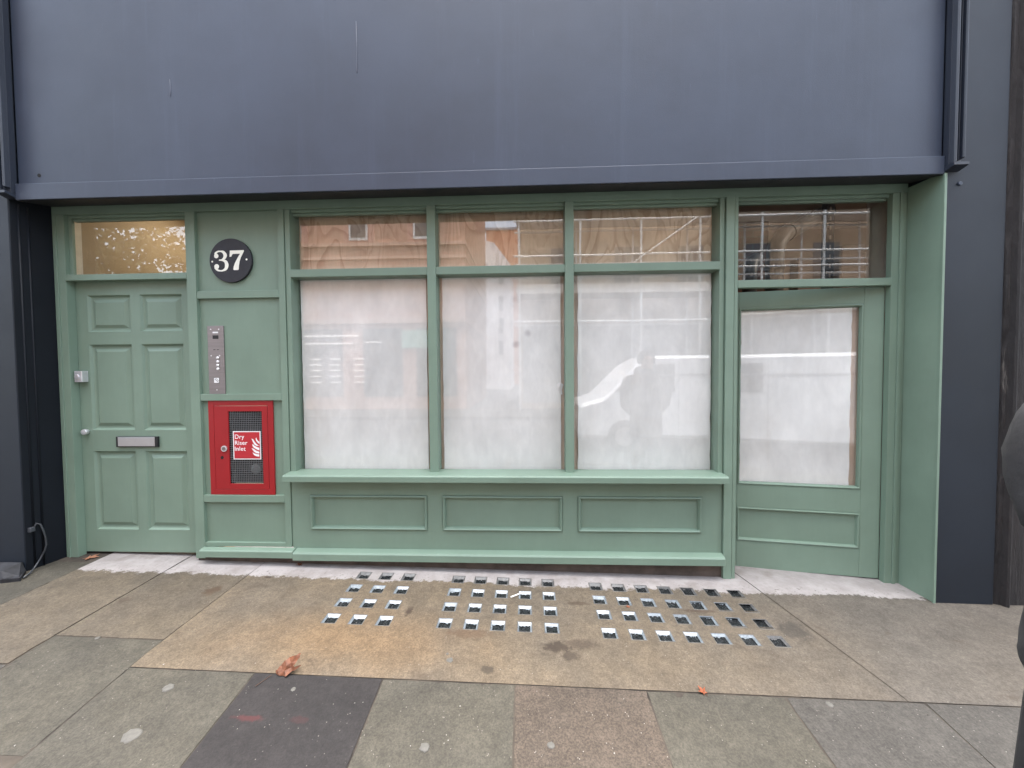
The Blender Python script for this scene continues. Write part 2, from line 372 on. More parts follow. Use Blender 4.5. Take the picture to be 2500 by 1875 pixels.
RIM = flat('pale_cast_glass', (.23,.26,.28), .25, var=.25, vs=60, coat=.3)
RIMDULL = flat('dirty_cast_glass', (.13,.13,.128), .45, var=.35, vs=60)
RIMEDGE = flat('grimy_glass_edge', (.105,.098,.088), .6, var=.4, vs=50)
LENS = flat('dark_glass_lens', (.016,.018,.019), .25, var=.6, vs=40, spec=.3)
names = {'left': 'three column panel of square glass pavement lights nearest the red cabinet',
         'mid': 'five column panel of square glass pavement lights below the middle window',
         'right': 'seven column panel of square glass pavement lights nearest the open shop door'}
for g, xs0, ys0 in groups:
    root = thing('pavement_light', names[g], 'pavement light', (sum(xs0)/len(xs0), sum(ys0)/4, G(sum(xs0)/len(xs0), -.3)), group='glass pavement lights')
    ox = oy = oz = 0.0      # meshes in world coordinates, so that the concrete pattern runs on
    for j, y0 in enumerate(ys0):
        for i, x0 in enumerate(xs0):
            y = y0 + row_shift(g, i, j); dull = (j == 0) or (g == 'right' and i == 6)
            mb = MB(); rnd = random.Random(i*31+j*7+len(xs0)*101)
            z = lambda x_, y_: G(x_, y_) - oz
            def sq(h, dz, sx=0, sy=0):
                cs = []
                for ex, ey in ((-1,-1),(1,-1),(1,1),(-1,1)):
                    X, Y = x0+ex*h+sx, y+ey*h+sy
                    cs.append((X-ox, Y-oy, z(X, Y)+dz))
                return cs
            # concrete lip fills the hole round the block (its own y shift), block rim, well walls, lens
            def rect(hx, ya, yb, dz):
                return [(X-ox, Y-oy, z(X, Y)+dz) for X, Y in ((x0-hx, ya),(x0+hx, ya),(x0+hx, yb),(x0-hx, yb))]
            mb.rings([rect(BL, y0-BL-.012, y0+BL+.012, 0), sq(BL-.0015, 0), ], 2, False, False)
            mb.rings([sq(BL-.0015, -.0), sq(BL-.003, .001), sq(BL-.006, .0008)], 3, False, False)
            hx = .0305+rnd.uniform(-.0012,.0012); s = rnd.uniform(-.0010,.0010); d1 = .010
            yn, yf = -.0395, .0190+rnd.uniform(-.0015,.0015)
            def fl(dz, e=0):
                return [(X-ox, Y-oy, z(X, Y)+dz) for X, Y in ((x0-hx+s+e,y0+yn+e),(x0+hx+s-e,y0+yn+e),(x0+hx+s-e,y0+yf-e),(x0-hx+s+e,y0+yf-e))]
            mb.rings([sq(BL-.006, .0008), sq(BL-.0068, -.0012), fl(-d1)], 0, False, False)
            mb.rings([fl(-d1), fl(-d1-.003, .0010)], 1, False, False)
            for k_ in range(rnd.randint(2,4)):  # pale slivers at the lens's far edge, painted glints
                gx = x0+s+rnd.uniform(-.8,.8)*hx; gw = rnd.uniform(.004,.011); gy = y0+yf-.0012
                mb.mesh([(gx-gw,gy,z(gx,gy)-d1-.0005),(gx+gw,gy,z(gx,gy)-d1-.0005),(gx+gw*rnd.uniform(-.4,.4),gy-rnd.uniform(.005,.011),z(gx,gy)-d1-.0005)], [(0,2,1)], 0)
            # rippled lens
            q = fl(-d1-.003, .0010); n = 5
            P4 = [Vector(p) for p in q]; vs = []; fs = []
            for a_ in range(n+1):
                for b_ in range(n+1):
                    u, w = a_/n, b_/n
                    p_ = (P4[0]*(1-u)+P4[1]*u)*(1-w) + (P4[3]*(1-u)+P4[2]*u)*w
                    if 0 < a_ < n and 0 < b_ < n: p_.z += rnd.uniform(-.0018,.003)
                    vs.append(p_)
            for a_ in range(n):
                for b_ in range(n): fs.append((a_*(n+1)+b_, (a_+1)*(n+1)+b_, (a_+1)*(n+1)+b_+1, a_*(n+1)+b_+1))
            mb.mesh(vs, fs, 1)
            ob = mb.build('glass_block', [RIMDULL if dull else RIM, LENS, APRON, RIMEDGE], root)
            ob.location = -root.location
            if dull: ob['label'] = 'dull mortar-smeared glass block'

# side flagstones, slabs and the rest of the pavement
gap = .003
ysk = lambda a, b: lin(a, b, .15)
sheet('paving_slab', lin(-2.492,-1.903,.2), ysk(-.747,.30), SIDE_TAN, -.001, thick=.05, jit=.0022)
sheet('paving_slab', lin(-2.490,-1.901,.2), [-1.30,-.96,-.852,-.753], SLAB_GREEN, -.002, thick=.05, jit=.0022)
sheet('paving_slab', lin(-3.110,-2.498,.2), [-.93,-.85,-.6,-.3,.0,.30], SIDE_TAN, .001, thick=.05, jit=.0022)
sheet('paving_slab', lin(-3.110,-2.496,.2), [-1.60,-1.2,-.936], SLAB_GREY, -.001, thick=.05, jit=.0022)
sheet('paving_slab', lin(-6.5,-3.116,.6), [-1.60,-1.2,-.852,-.5,-.2,.30], SLAB_GREEN, -.001, thick=.05)
sx = [-1.90,-1.285,-.676,-.067,.524,1.127,1.72]
sm = [SLAB_GREEN, SLAB_DARK, SLAB_GREEN, SLAB_BROWN, SLAB_GREEN, SLAB_GREY]
yb = [-.9225]*6
for i in range(6):
    sheet('paving_slab', lin(sx[i]+gap, sx[i+1]-gap, .2), [-1.60,-1.4,-1.2,yb[i]], sm[i], [-.001,.0,-.002,-.001,-.003,-.001][i], thick=.05, jit=.0022, skew=(lambda x, y: x-.012*(y+.9)) )
skr = lambda x, y: x + (max(0, 1-(x-1.50)/.4))*(-.01 - .27*(y+.17)*.8) if x < 1.9 else x
sheet('pavement', [1.506,1.7,1.9,2.2,2.6,3.2,4.5,6.5], [-.918,-.849,-.6,-.3,-.15,.0,.30], APRON, .0005, skew=skr)
sheet('paving_slab', [1.726,2.1,2.6,3.4,5,6.5], [-1.60,-1.4,-1.2,-.9225], SLAB_GREY, -.001, thick=.05)
sheet('paving_slab', lin(-1.90,1.72,.6), [-3.60,-2.6,-1.606], SLAB_GREY, -.001)
sheet('paving_slab', lin(1.73,6.5,.6), [-3.60,-2.6,-1.606], SLAB_GREEN, -.001)
sheet('paving_slab', lin(-6.5,-1.906,.6), [-3.60,-2.6,-1.606], SLAB_GREEN, -.001)
sheet('ground', [-7,-3,-1.88,0,1.38,3,7], [-3.62,-2.6,-1.6,-.905,-.85,-.4,.0,.4], JOINT, -.0035, holes=[(-1.88,1.38,-.905,.4)])
sheet('ground', [-2.2,0,2.2], [-1.0,-.85,.4], JOINT, -.06)
sheet('kerb', lin(-7,7,.9), [-3.78,-3.63], SLAB_GREY, .0, thick=.3)
mb = MB(); mb.face([(-90,-90,-.26),(90,-90,-.26),(90,90,-.26),(-90,90,-.26)]); tag(mb.build('road', ASPHALT), kind='structure')
mb = MB(); mb.box(-40,40,-13.2,-10.4,-.3,-.14); tag(mb.build('far_pavement', SLAB_GREY), kind='structure')

# ---------------------------------------------------------------- the dark painted building
bd = thing('building', 'dark navy painted shop building with a deep blank fascia over the green shopfront', 'building', (0,0,0))
mb = MB(); mb.box(-3.366,2.487,-.182,.10,2.668,4.6); fas = mb.build('fascia', NAVY, bd)
# a small fixing hole and two pale paint runs on the fascia
mb = MB(); mb.disc_y(-3.22,2.725,.012,-.1835,-.180,16); mb.build('fixing_hole', DARK, fas)
RUN = flat('dried_paint_run', (.10,.11,.145), .5)
for x_, za, zb, w_ in ((-1.067,3.30,3.62,.0035),(-2.30,3.20,3.31,.0030)):
    mb = MB(); mb.tube([(x_,-.1822,zb),(x_+.002,-.1824,(za+zb)/2),(x_,-.1826,za+.01),(x_,-.1822,za)], [w_*.3,w_*.6,w_,w_*.3], 6); mb.build('paint_run', RUN, fas, smooth=True)
mb = MB(); mb.prism_x([(-.190,2.559),(0,2.602),(0,2.70),(-.178,2.70),(-.178,2.668),(-.190,2.6675)], -3.37, 2.487); mb.build('soffit_board', flat('darkened_soffit_navy', (.012,.013,.017), .6, var=.3), bd)  # navy darkened: shade under the fascia is put into the colour
mb = MB(); mb.prism_x([(-.203,2.560),(-.191,2.560),(-.191,2.668),(-.203,2.664)], -3.3655, 2.4865); mb.build('fascia_rail', NAVY, bd, .003)
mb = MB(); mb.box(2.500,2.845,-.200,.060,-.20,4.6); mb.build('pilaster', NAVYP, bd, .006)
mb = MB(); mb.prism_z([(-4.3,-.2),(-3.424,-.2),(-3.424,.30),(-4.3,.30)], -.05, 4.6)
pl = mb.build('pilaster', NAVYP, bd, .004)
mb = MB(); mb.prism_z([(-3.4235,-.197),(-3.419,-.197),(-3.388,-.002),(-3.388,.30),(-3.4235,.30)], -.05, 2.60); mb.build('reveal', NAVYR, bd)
mb = MB()
for y, x in ((-.158,-3.4135),(-.115,-3.4065)):
    mb.tube([(x,y,.05),(x,y,1.2),(x,y,2.55)], .0065, 8)
mb.build('bead', NAVYR, pl, smooth=True)
# projecting consoles at both ends of the fascia
def console(x0, x1, side):
    mb = MB(); w = (x1-x0)
    mb.box(x0, x1, -.222, -.19, 2.60, 4.6)
    for k, (a, b, yy) in enumerate([(.02,.36,-.252),(.50,.62,-.240),(.70,.98,-.254)]):
        n = 5; pr = []
        for i in range(n+1):
            t = i/n; pr.append((x0+w*(a+(b-a)*t), -.221 - (abs(yy)-.221)*math.sin(math.pi*t)**.6 if 0 < t < 1 else -.2215))
        mb.prism_z(pr, 2.605 + .012*k, 4.6)
    mb.prism_x([(-.256,2.585),(-.19,2.568),(-.19,2.595),(-.256,2.601)], x0-.004, x1+.012 if side > 0 else x1+.004)
    return mb.build('console', NAVYC, bd, .0015)
console(2.4875, 2.556, 1); console(-3.426, -3.367, -1)
mb = MB(); mb.box(-3.37,2.48,.101,.30,2.66,4.6); mb.box(-6.5,-4.302,-.15,.3,-.1,4.6); mb.box(-6.5,3.4,-.12,.3,4.602,5.0); mb.build('wall', brick('london_brick', (.13,.09,.06), (.10,.07,.05), (.12,.11,.1)), bd)
# pale bolt on the right pilaster
mb = MB(); mb.disc_y(2.575,2.50,.012,-.208,-.198,12); mb.build('bolt', NAVY, bd, .003)
# chipped plinth block at the foot of the left pilaster
mb = MB()
pr = [(-4.3,-.335),(-3.40,-.335),(-3.315,-.305),(-3.40,-.215),(-3.44,-.203),(-4.3,-.203)]
lo = [(x,y,.0) for x,y in pr]; mid = [(x+.004,y-.003,.09) for x,y in pr]; hi = [(x-.03 if i in (1,2,3) else x, y+(.02 if i < 3 else 0), .135-(.05 if i == 2 else 0)) for i,(x,y) in enumerate(pr)]
mb.rings([lo, mid, hi]); mb.build('plinth_block', flat('black_painted_stone', (.018,.019,.023), .7, var=.5, vs=18, bump=.9, bs=25), bd, .006)
mb = MB(); mb.mesh([(-3.452,-.226,.05),(-3.395,-.232,.052),(-3.40,-.238,.095),(-3.43,-.232,.125),(-3.462,-.228,.10),(-3.43,-.262,.085)], [(0,1,5),(1,2,5),(2,3,5),(3,4,5),(4,0,5)])
mb.build('exposed_stone_chip', flat('fresh_stone', (.33,.165,.06), .9, var=.4, vs=60), bd)

# rooms behind the glass
OCHRE = flat('ochre_wall', (.43,.345,.235), .7, var=.12, vs=2)
WHITEPL = flat('white_plaster', (.75,.70,.62), .7)
mb = MB(); mb.box(-3.42,-2.30,1.6,1.65,-.1,2.95); mb.box(-2.345,-2.30,.13,1.6,-.1,2.95); mb.box(-3.42,-2.30,.13,1.65,2.951,3.0); mb.box(-3.42,-2.345,.13,1.6,-.12,-.1); mb.build('hallway_wall', OCHRE, bd)
mb = MB(); mb.box(-3.42,-3.375,.105,.172,-.1,2.95); mb.build('hallway_reveal', WHITEPL, bd)
mb = MB(); mb.box(-3.42,-3.378,.173,1.6,-.1,2.95); mb.build('hallway_side_wall', OCHRE, bd)
mb = MB(); mb.box(-3.06,-2.86,1.52,1.597,-.1,2.945); mb.box(-2.66,-2.58,1.50,1.597,-.1,2.945); mb.build('hallway_post', flat('pale_ochre', (.60,.40,.17), .7), bd)
mb = MB(); mb.box(2.49,2.84,.0615,.32,-.1,3.1); mb.build('inner_reveal', flat('pale_pink_plaster', (.40,.33,.28), .8), bd)
BROWN = flat('bare_plaster', (.32,.25,.195), .8, var=.2, vs=2)
mb = MB(); mb.box(1.30,4.6,2.2,2.25,-.1,3.1); mb.box(4.45,4.5,.33,2.2,-.1,3.1); mb.box(1.28,1.325,.14,2.2,-.1,3.1); mb.box(1.28,4.6,.33,2.25,3.101,3.15); mb.box(1.325,4.45,.33,2.2,-.14,-.1); mb.box(2.84,4.45,.30,.33,-.1,3.1); mb.build('shop_inner_wall', BROWN, bd)
mb = MB(); mb.box(1.33,2.76,1.9,2.19,-.1,3.1); mb.build('brick_chimney_breast', brick('dark_red_brick', (.085,.035,.022), (.06,.025,.018), (.06,.05,.04)), bd)
mb = MB(); mb.box(3.20,3.46,2.05,2.19,-.1,2.72); mb.box(3.66,4.1,2.0,2.19,1.4,2.85); mb.build('inner_board', flat('grey_board', (.20,.155,.125), .8), bd)

# ---------------------------------------------------------------- services seen through the right-hand fanlight
DUCT = flat('dull_duct_metal', (.060,.052,.045), .6, 0, var=.3, vs=5)
mb = MB(); mb.tube([(2.36,1.15,-.1),(2.36,1.15,2.42),(2.38,1.16,2.58),(2.50,1.25,2.72),(3.2,1.62,3.08)], .075, 18)
vd = thing('ventilation_duct', 'dull brown elbowed ventilation duct inside, behind the fanlight over the open door', 'duct', (2.36,1.15,-.1))
d_ = mb.build('duct', DUCT, vd, smooth=True); d_.location = (-2.36,-1.15,.1)
for c0, c1 in (((2.36,1.15,2.36),(2.36,1.15,2.39)),((2.56,1.282,2.751),(2.59,1.298,2.767)),((2.36,1.15,2.12),(2.36,1.15,2.14))): 
    mb = MB(); mb.tube([c0,c1], .084, 18); d_ = mb.build('collar', DUCT, vd); d_.location = (-2.36,-1.15,.1)
mb = MB(); mb.tube([(1.93,.8,-.1),(1.93,.8,2.20),(1.95,.82,2.32),(2.10,1.0,2.42),(2.2,1.5,2.44)], .055, 16)
tag(mb.build('pipe', flat('dark_green_pipe', (.03,.032,.028), .5, 0), smooth=True), 'dark bent pipe inside by the bare brick, behind the door fanlight', 'pipe')
mb = MB(); mb.box(2.425,2.48,.60,.605,-.1,3.1); mb.box(2.425,2.43,.605,.66,-.1,3.1)
for k in range(40): mb.box(2.442,2.454,.5965,.6,.02+k*.076,.05+k*.076, 1)
tag(mb.build('slotted_stud', [flat('dark_metal', (.02,.02,.024), .4, .6), flat('slot_light', (.35,.31,.27), .6)]), 'dark slotted metal stud standing inside behind the door fanlight', 'metal stud')
lamp = bpy.data.lights.new('hall_light', 'AREA'); lamp.energy = 1.7; lamp.size = .5; lamp.color = (1,.84,.62)
lo_ = bpy.data.objects.new('hall_light', lamp); lo_.location = (-2.85,.85,2.93); col.objects.link(lo_)
lamp2 = bpy.data.lights.new('shop_fill', 'AREA'); lamp2.energy = 3.2; lamp2.size = .4; lamp2.color = (1,.88,.74)  # added fill lamp brightening the dim shop room, stands for no fitting
l2 = bpy.data.objects.new('shop_fill', lamp2); l2.location = (3.3,.75,3.05); col.objects.link(l2)

def frame_box(mb, o, i, y0, y1, mi=0):   # o/i = (x0,x1,z0,z1)
    mb.box(o[0],i[0],y0,y1,o[2],o[3],mi); mb.box(i[1],o[1],y0,y1,o[2],o[3],mi); mb.box(i[0],i[1],y0,y1,o[2],i[2],mi); mb.box(i[0],i[1],y0,y1,i[3],o[3],mi)
# ---------------------------------------------------------------- the green timber shopfront
sf = thing('shop_front', 'sage green timber shopfront with whitewashed windows between two panelled doors', 'shopfront', (0,0,0))
HEAD, TOP = 2.545, 2.64
mb = MB()
mb.box(-3.385,-3.298,0,.0545,.03,HEAD-.001); mb.box(-3.362,-3.350,-.006,-.0002,.035,HEAD-.02)
mb.box(-3.2979,-3.272,.028,.047,2.121,HEAD-.001)
mb.box(-3.385,2.474,.0,.12,HEAD,TOP)
mb.box(-2.400,-2.332,-.002,.12,.075,HEAD-.001)
mb.box(-1.7355,-1.690,0,.12,.163,HEAD-.001); mb.box(-1.6895,-1.683,.010,.12,.163,HEAD-.002); mb.box(-1.6825,-1.650,.004,.12,.655,HEAD-.001)
mb.box(1.283,1.314,.004,.12,.66,HEAD-.001); mb.box(1.3145,1.317,.012,.12,.10,HEAD-.002)
mb.box(1.3175,1.371,-.012,.12,-.03,HEAD-.001); mb.box(1.3715,1.376,.004,.12,-.03,HEAD-.002); mb.box(1.3765,1.399,-.004,.12,-.03,HEAD-.001)
mb.box(2.380,2.424,0,.039,-.06,HEAD-.001); mb.box(2.4245,2.446,-.007,.039,-.06,HEAD-.001); mb.box(2.4465,2.474,.004,.039,-.06,HEAD-.002)
# glazing beads round the head of each light
for a, b in ((-3.2715,-2.4005),(-1.6495,-.6855),(-.6245,.2565),(.3165,1.2825),(1.3995,2.3795)):
    mb.box(a, b, .022, .066, HEAD-.018, HEAD-.0005)
    mb.box(a, b, .042, .066, HEAD-.034, HEAD-.0185)
mb.build('frame', GREEN, sf, .0022)
for a, b in ((-.685,-.625),(.257,.316)):
    mb = MB(); mb.box(a, b, -.004, .10, .705, HEAD-.0015); mb.build('mullion', GREEN, sf, .003)
for a, b, z0, z1, nm in ((-3.2975,-2.4005,2.077,2.120,0),(1.3995,2.3795,1.948,1.998,0)):
    mb = MB(); mb.box(a, b, -.005, .034, z0, z1); mb.build('transom_bar', GREEN, sf, .003)
mb = MB()
for a, b in ((-1.6495,-.6855),(-.6245,.2565),(.3165,1.2825)): mb.box(a, b, 0, .10, 2.073, 2.127)
mb.build('transom_bar', GREEN, sf, .003)
# side panel with rails
mb = MB(); frame_box(mb, (-2.3318,-1.7357,.165,HEAD-.002), (-2.262,-1.832,.56,1.19), .022, .05); mb.build('side_panel', GREEN, sf)
for z0, z1 in ((1.936,1.988),(1.213,1.260),(.483,.535),(.163,.192)):
    mb = MB(); mb.box(-2.3318,-1.7357,.001,.0215,z0,z1); mb.build('rail', GREEN, sf, .002)
mb = MB(); mb.prism_x([(-.088,.656),(-.088,.694),(-.080,.703),(.066,.712),(.066,.656)], -1.690, 1.312); mb.build('window_sill', GREEN, sf, .0025)
# stall riser
mb = MB()
px = [(-1.551,-.709),(-.604,.236),(.339,1.180)]; z0, z1 = .291, .541
mb.box(-1.683,1.3142,.006,.05,z1,.655); mb.box(-1.683,1.3142,.006,.05,.10,z0)
edges = [-1.683]+[e for p in px for e in p]+[1.3142]
for k in range(0, 8, 2): mb.box(edges[k], edges[k+1], .006, .05, z0+.0002, z1-.0002)
rz = mb.build('stall_riser', GREEN, sf)
for a, b in px:
    mb = MB()
    mb.nest([(a,b,z0,z1,.012),(a+.003,b-.003,z0+.003,z1-.003,.010),(a+.004,b-.004,z0+.004,z1-.004,-.003),(a+.010,b-.010,z0+.010,z1-.010,-.007),(a+.017,b-.017,z0+.017,z1-.017,-.002),(a+.022,b-.022,z0+.022,z1-.022,.012),(a+.0235,b-.0235,z0+.0235,z1-.0235,.020)])
    mb.build('riser_panel', GREEN, rz)
mb = MB()
mb.prism_x([(-.052,.091),(-.052,.137),(-.044,.147),(.0055,.158),(.0055,.091)], -1.655, 1.3135)
mb.prism_x([(-.050,.105),(-.050,.149),(-.042,.157),(-.0025,.1625),(-.0025,.105)], -2.336, -1.6555)
mb.build('plinth_rail', GREEN, sf, .0025)
mb = MB(); mb.box(-2.395,1.3165,.012,.10,-.08,.0905); mb.build('plinth_wall', RENDER_DARK, sf)
# right-hand reveal board
mb = MB(); mb.prism_z([(2.4745,.06),(2.4745,-.0),(2.4925,-.196),(2.4995,-.196),(2.4995,.06)], -.08, 2.575); mb.prism_z([(2.4855,-.197),(2.4855,-.207),(2.4993,-.2075),(2.4993,-.197)], -.08, 2.562)
mb.build('reveal_board', GREEN, sf, .0015)

# glazing: upper lights over plywood, lower lights over whitewashed boards
def ragged(x0, x1, z0, z1, amp, y0, y1, seed):
    r = random.Random(seed); n = 26; pl_, pr_ = [], []
    for i in range(n+1):
        z = z0+(z1-z0)*i/n
        pl_.append((x0+r.uniform(0, amp)*(1 if i%5 else .2), z)); pr_.append((x1-r.uniform(0, amp)*(1 if i%4 else .2), z))
    m_ = MB(); m_.prism_y(pl_ + pr_[::-1], y0, y1); return m_
ops = [(-1.6495,-.6855,-1.653,-.720),(-.6245,.2565,-.607,.236),(.3165,1.2825,.352,1.278)]
for k, (a, b, s0, s1) in enumerate(ops):
    w = MB(); w.box(a-.02, b+.02, .0685, .0745, 2.10, HEAD-.004); w.build('window_pane', GLASS, sf)
    w = MB(); w.box(a-.02, b+.02, .0685, .0745, .708, 2.10-.003); w.build('window_pane', GLASS_DUSTY, sf)
    w = MB(); w.box(a-.025, b+.025, .118, .130, 2.09, HEAD+.03); w.build('plywood_board', PLY, sf)
    w = MB(); w.box(a-.025, b+.025, .118, .130, .66, 2.088); w.build('batten_board', BATTEN, sf)
    ragged(s0+(.012 if k == 0 else 0), s1, .700, 2.086, .003 if k != 2 else .006, .100, .104, k).build('whitewashed_board', WHITE, sf)
w = MB(); w.box(-3.30,-2.401,.048,.054,2.10,HEAD-.004); w.build('window_pane', GLASS, sf)
w = MB(); w.box(1.3995,2.40,.041,.047,1.972,HEAD-.004); w.build('window_pane', GLASS, sf)
# curl of torn paper at the second mullion
mb = MB(); mb.mesh([(.205,.094,1.315),(.236,.088,1.322),(.252,.097,1.31),(.216,.085,1.285),(.240,.092,1.272),(.225,.088,1.235),(.246,.096,1.24)], [(0,1,3),(1,2,4,3),(3,4,6,5)])
mb.build('torn_paper', flat('white_paper', (.75,.74,.72), .8), sf)

# six-panel entrance door
YD = .055
cols = [(-3.211,-2.886),(-2.814,-2.494)]; rows = [(1.715,1.984),(.996,1.625),(.255,.841)]
mb = MB(); L, RR, B, T = -3.335, -2.355, .088, 2.10
mb.box(L,cols[0][0],YD,.10,B,T); mb.box(cols[0][1],cols[1][0],YD,.10,B,T); mb.box(cols[1][1],RR,YD,.10,B,T)
for a, b in cols:
    zz = [B]+[e for r_ in rows[::-1] for e in r_]+[T]
    for k in range(0, 8, 2): mb.box(a+.0002, b-.0002, YD, .10, zz[k], zz[k+1])
door = mb.build('panelled_door', GREEN, sf)
for a, b in cols:
    for c, d in rows:
        m2 = MB()
        seq = [(0,YD-.0005),(.004,YD+.003),(.012,YD+.014),(.020,YD+.0165),(.030,YD+.0165),(.052,YD+.006),(.054,YD+.0055)]
        m2.nest([(a+i,b-i,c+i,d-i,y) for i, y in seq]); m2.build('door_panel', GREEN, door)
mb = MB(); mb.box(-3.018,-2.700,YD-.016,YD-.0003,.873,.950, 0); mb.box(-2.998,-2.717,YD-.021,YD-.0165,.880,.944, 1); mb.box(-2.999,-2.716,YD-.022,YD-.0165,.9445,.948, 1)
mb.build('letterbox', [BLACK, ALU], door, .002)
mb = MB(); mb.box(-3.283,-3.226,YD-.042,YD-.0003,1.352,1.432)
mb.disc_y(-3.262,1.392,.017,YD-.047,YD-.0425,20); mb.build('door_lock', CHROME, door, .005)
mb = MB()
lp = []
for r_, y in ((.017,YD-.0003),(.021,YD-.010),(.021,YD-.022),(.019,YD-.028),(.010,YD-.029)):
    lp.append([(-3.252+r_*math.cos(2*math.pi*k/24), y, .985+r_*math.sin(2*math.pi*k/24)) for k in range(24)])
mb.rings(lp); mb.box(-3.254,-3.250,YD-.0305,YD-.0292,.976,.994); mb.build('door_cylinder', CHROME, door, smooth=False)

# glazed shop door, standing ajar on its right-hand hinges
gd = MB(); z0, z1 = -.026, 1.953
def lx(s): return -s
gd.box(lx(.116),0,0,.045,z0,z1); gd.box(lx(.945),lx(.886),0,.045,z0,z1)
gd.box(lx(.8858),lx(.1162),0,.045,1.842,z1); gd.box(lx(.8858),lx(.1162),0,.045,.417,.580); gd.box(lx(.8858),lx(.1162),0,.045,z0,.170)
gdo = gd.build('glazed_door', GREEN, sf, .002)
gdo.location = (2.379,.040,0); gdo.rotation_euler.z = R(-8.65)
mb = MB()
def mould(a, b, c, d, cap, fy):
    mb.nest([(a,b,c,d,.004),(a+.002,b-.002,c+.002,d-.002,-.003),(a+.009,b-.009,c+.009,d-.009,-.006),(a+.015,b-.015,c+.015,d-.015,-.002),(a+.021,b-.021,c+.021,d-.021,fy)], cap=cap)
mould(-.886,-.116,.580,1.842,False,.018); mb.build('glazing_bead', GREEN, gdo)
mb = MB(); mould(-.886,-.116,.170,.417,True,.014); mb.build('riser_panel', GREEN, gdo)
mb = MB(); mb.box(-.884,-.118,.019,.025,.583,1.84); mb.build('window_pane', GLASS_DUSTY, gdo)
mb = MB(); mb.box(-.884,-.118,.046,.055,.56,1.86); mb.build('batten_board', BATTEN, gdo)
ragged(-.860,-.166,.592,1.838,.006,.032,.036,9).build('whitewashed_board', WHITE, gdo)

# ---------------------------------------------------------------- things fixed to the front
# house number disc
hn = thing('house_number', 'round dark slate disc with the white number 37 on the green side panel', 'house number', (-2.080,.022,2.199))
mb = MB(); rr = .153
lp = [[(r_*math.cos(2*math.pi*k/64), y, r_*math.sin(2*math.pi*k/64)) for k in range(64)] for r_, y in ((rr-.002,0),(rr,-.003),(rr,-.018),(rr-.002,-.020))]
mb.rings(lp); mb.build('disc', SLATE, hn)
def S(px, pz): return ((px-650)/293*rr, -(pz-868)/293*rr)
def stroke(mb, path, y0, y1):
    pts = [Vector((*S(a, b), 0)) for a, b, w in path]; ws = [w/293*rr/2 for a, b, w in path]
    # smooth the path with a Catmull-Rom spline
    P, W = [], []
    n = len(pts)
    for i in range(n-1):
        p0, p1, p2, p3 = pts[max(i-1,0)], pts[i], pts[i+1], pts[min(i+2,n-1)]
        for k in range(6):
            t = k/6; P.append(.5*((2*p1)+(p2-p0)*t+(2*p0-5*p1+4*p2-p3)*t*t+(3*p1-p0-3*p2+p3)*t**3)); W.append(ws[i]*(1-t)+ws[i+1]*t)
    P.append(pts[-1]); W.append(ws[-1]); A, B_ = [], []
    for i, p in enumerate(P):
        d = (P[min(i+1,len(P)-1)]-P[max(i-1,0)]).normalized(); nn = Vector((-d.y, d.x, 0))
        A.append(p+nn*W[i]); B_.append(p-nn*W[i])
    for i in range(len(P)-1):
        mb.face([(A[i].x,y0,A[i].y),(A[i+1].x,y0,A[i+1].y),(B_[i+1].x,y0,B_[i+1].y),(B_[i].x,y0,B_[i].y)])
def ball(mb, px, pz, r, y):
    x, z = S(px, pz); mb.face([(x+r/293*rr*math.cos(2*math.pi*k/24), y, z+r/293*rr*math.sin(2*math.pi*k/24)) for k in range(24)])
mb = MB()
stroke(mb, [(441,800,14),(449,772,30),(480,748,22),(518,745,18),(556,756,36),(582,797,50),(566,838,38),(532,858,18),(494,862,16)], -.0212, 0)
stroke(mb, [(494,862,16),(540,866,18),(585,884,42),(600,930,52),(585,978,42),(545,1001,22),(510,1004,18),(470,994,26),(443,966,30),(436,945,14)], -.0216, 0)
ball(mb, 459, 806, 31, -.0220); ball(mb, 461, 948, 34, -.0224)
mb.build('numeral', IVORY, hn)
mb = MB(); y = -.0212
mb.face([(*[S(a,b)[0]],y,S(a,b)[1]) for a,b in ((648,737),(843,735),(843,752),(800,783),(672,783),(645,783))])
mb.face([(S(a,b)[0],y-.0004,S(a,b)[1]) for a,b in ((645,780),(690,782),(677,797),(667,819),(642,821))])
mb.face([(S(a,b)[0],y-.0006,S(a,b)[1]) for a,b in ((790,782),(843,752),(826,785),(800,832),(781,885),(770,940),(765,990),(758,999),(700,999),(690,990),(695,958),(712,910),(738,862),(768,812))])
mb.build('numeral', IVORY, hn)
for a_ in ((400,880,12),(876,860,13)): mb = MB(); ball(mb, *a_, -.0212); mb.build('screw_cap', IVORY, hn)

# door-entry panel
X0, X1, Z0, Z1 = -2.276, -2.157, 1.2605, 1.745; EY = .022
ep = thing('entry_panel', 'tall brushed steel door-entry panel with four call buttons and camera', 'entry panel', ((X0+X1)/2, EY, Z0))
bw, bh = X1-X0, Z1-Z0
def E(fx, fz): return (-bw/2+bw*fx, bh*(1-fz))
mb = MB(); mb.box(-bw/2,bw/2,-.007,0,0,bh); mb.build('face_plate', STEEL, ep, .0012)
def ebox(name, fx, fz, w, h, m, d=.0085, d0=.0072, bev=0):
    x, z = E(fx, fz); q = MB(); q.box(x-w*bw/2, x+w*bw/2, -d, -d0, z-h*bh/2, z+h*bh/2); return q.build(name, m, ep, bev)
ebox('badge', .5, .097, .34, .022, SIGNWHITE, bev=.0006)
ebox('camera_window', .5, .165, .35, .052, BLACK)
q = MB()
for fx in (.41,.62): x, z = E(fx, .349); q.box(x-.008, x+.008, -.0078, -.0072, z-.0022, z+.0022)
q.build('speaker_slot', BLACK, ep)
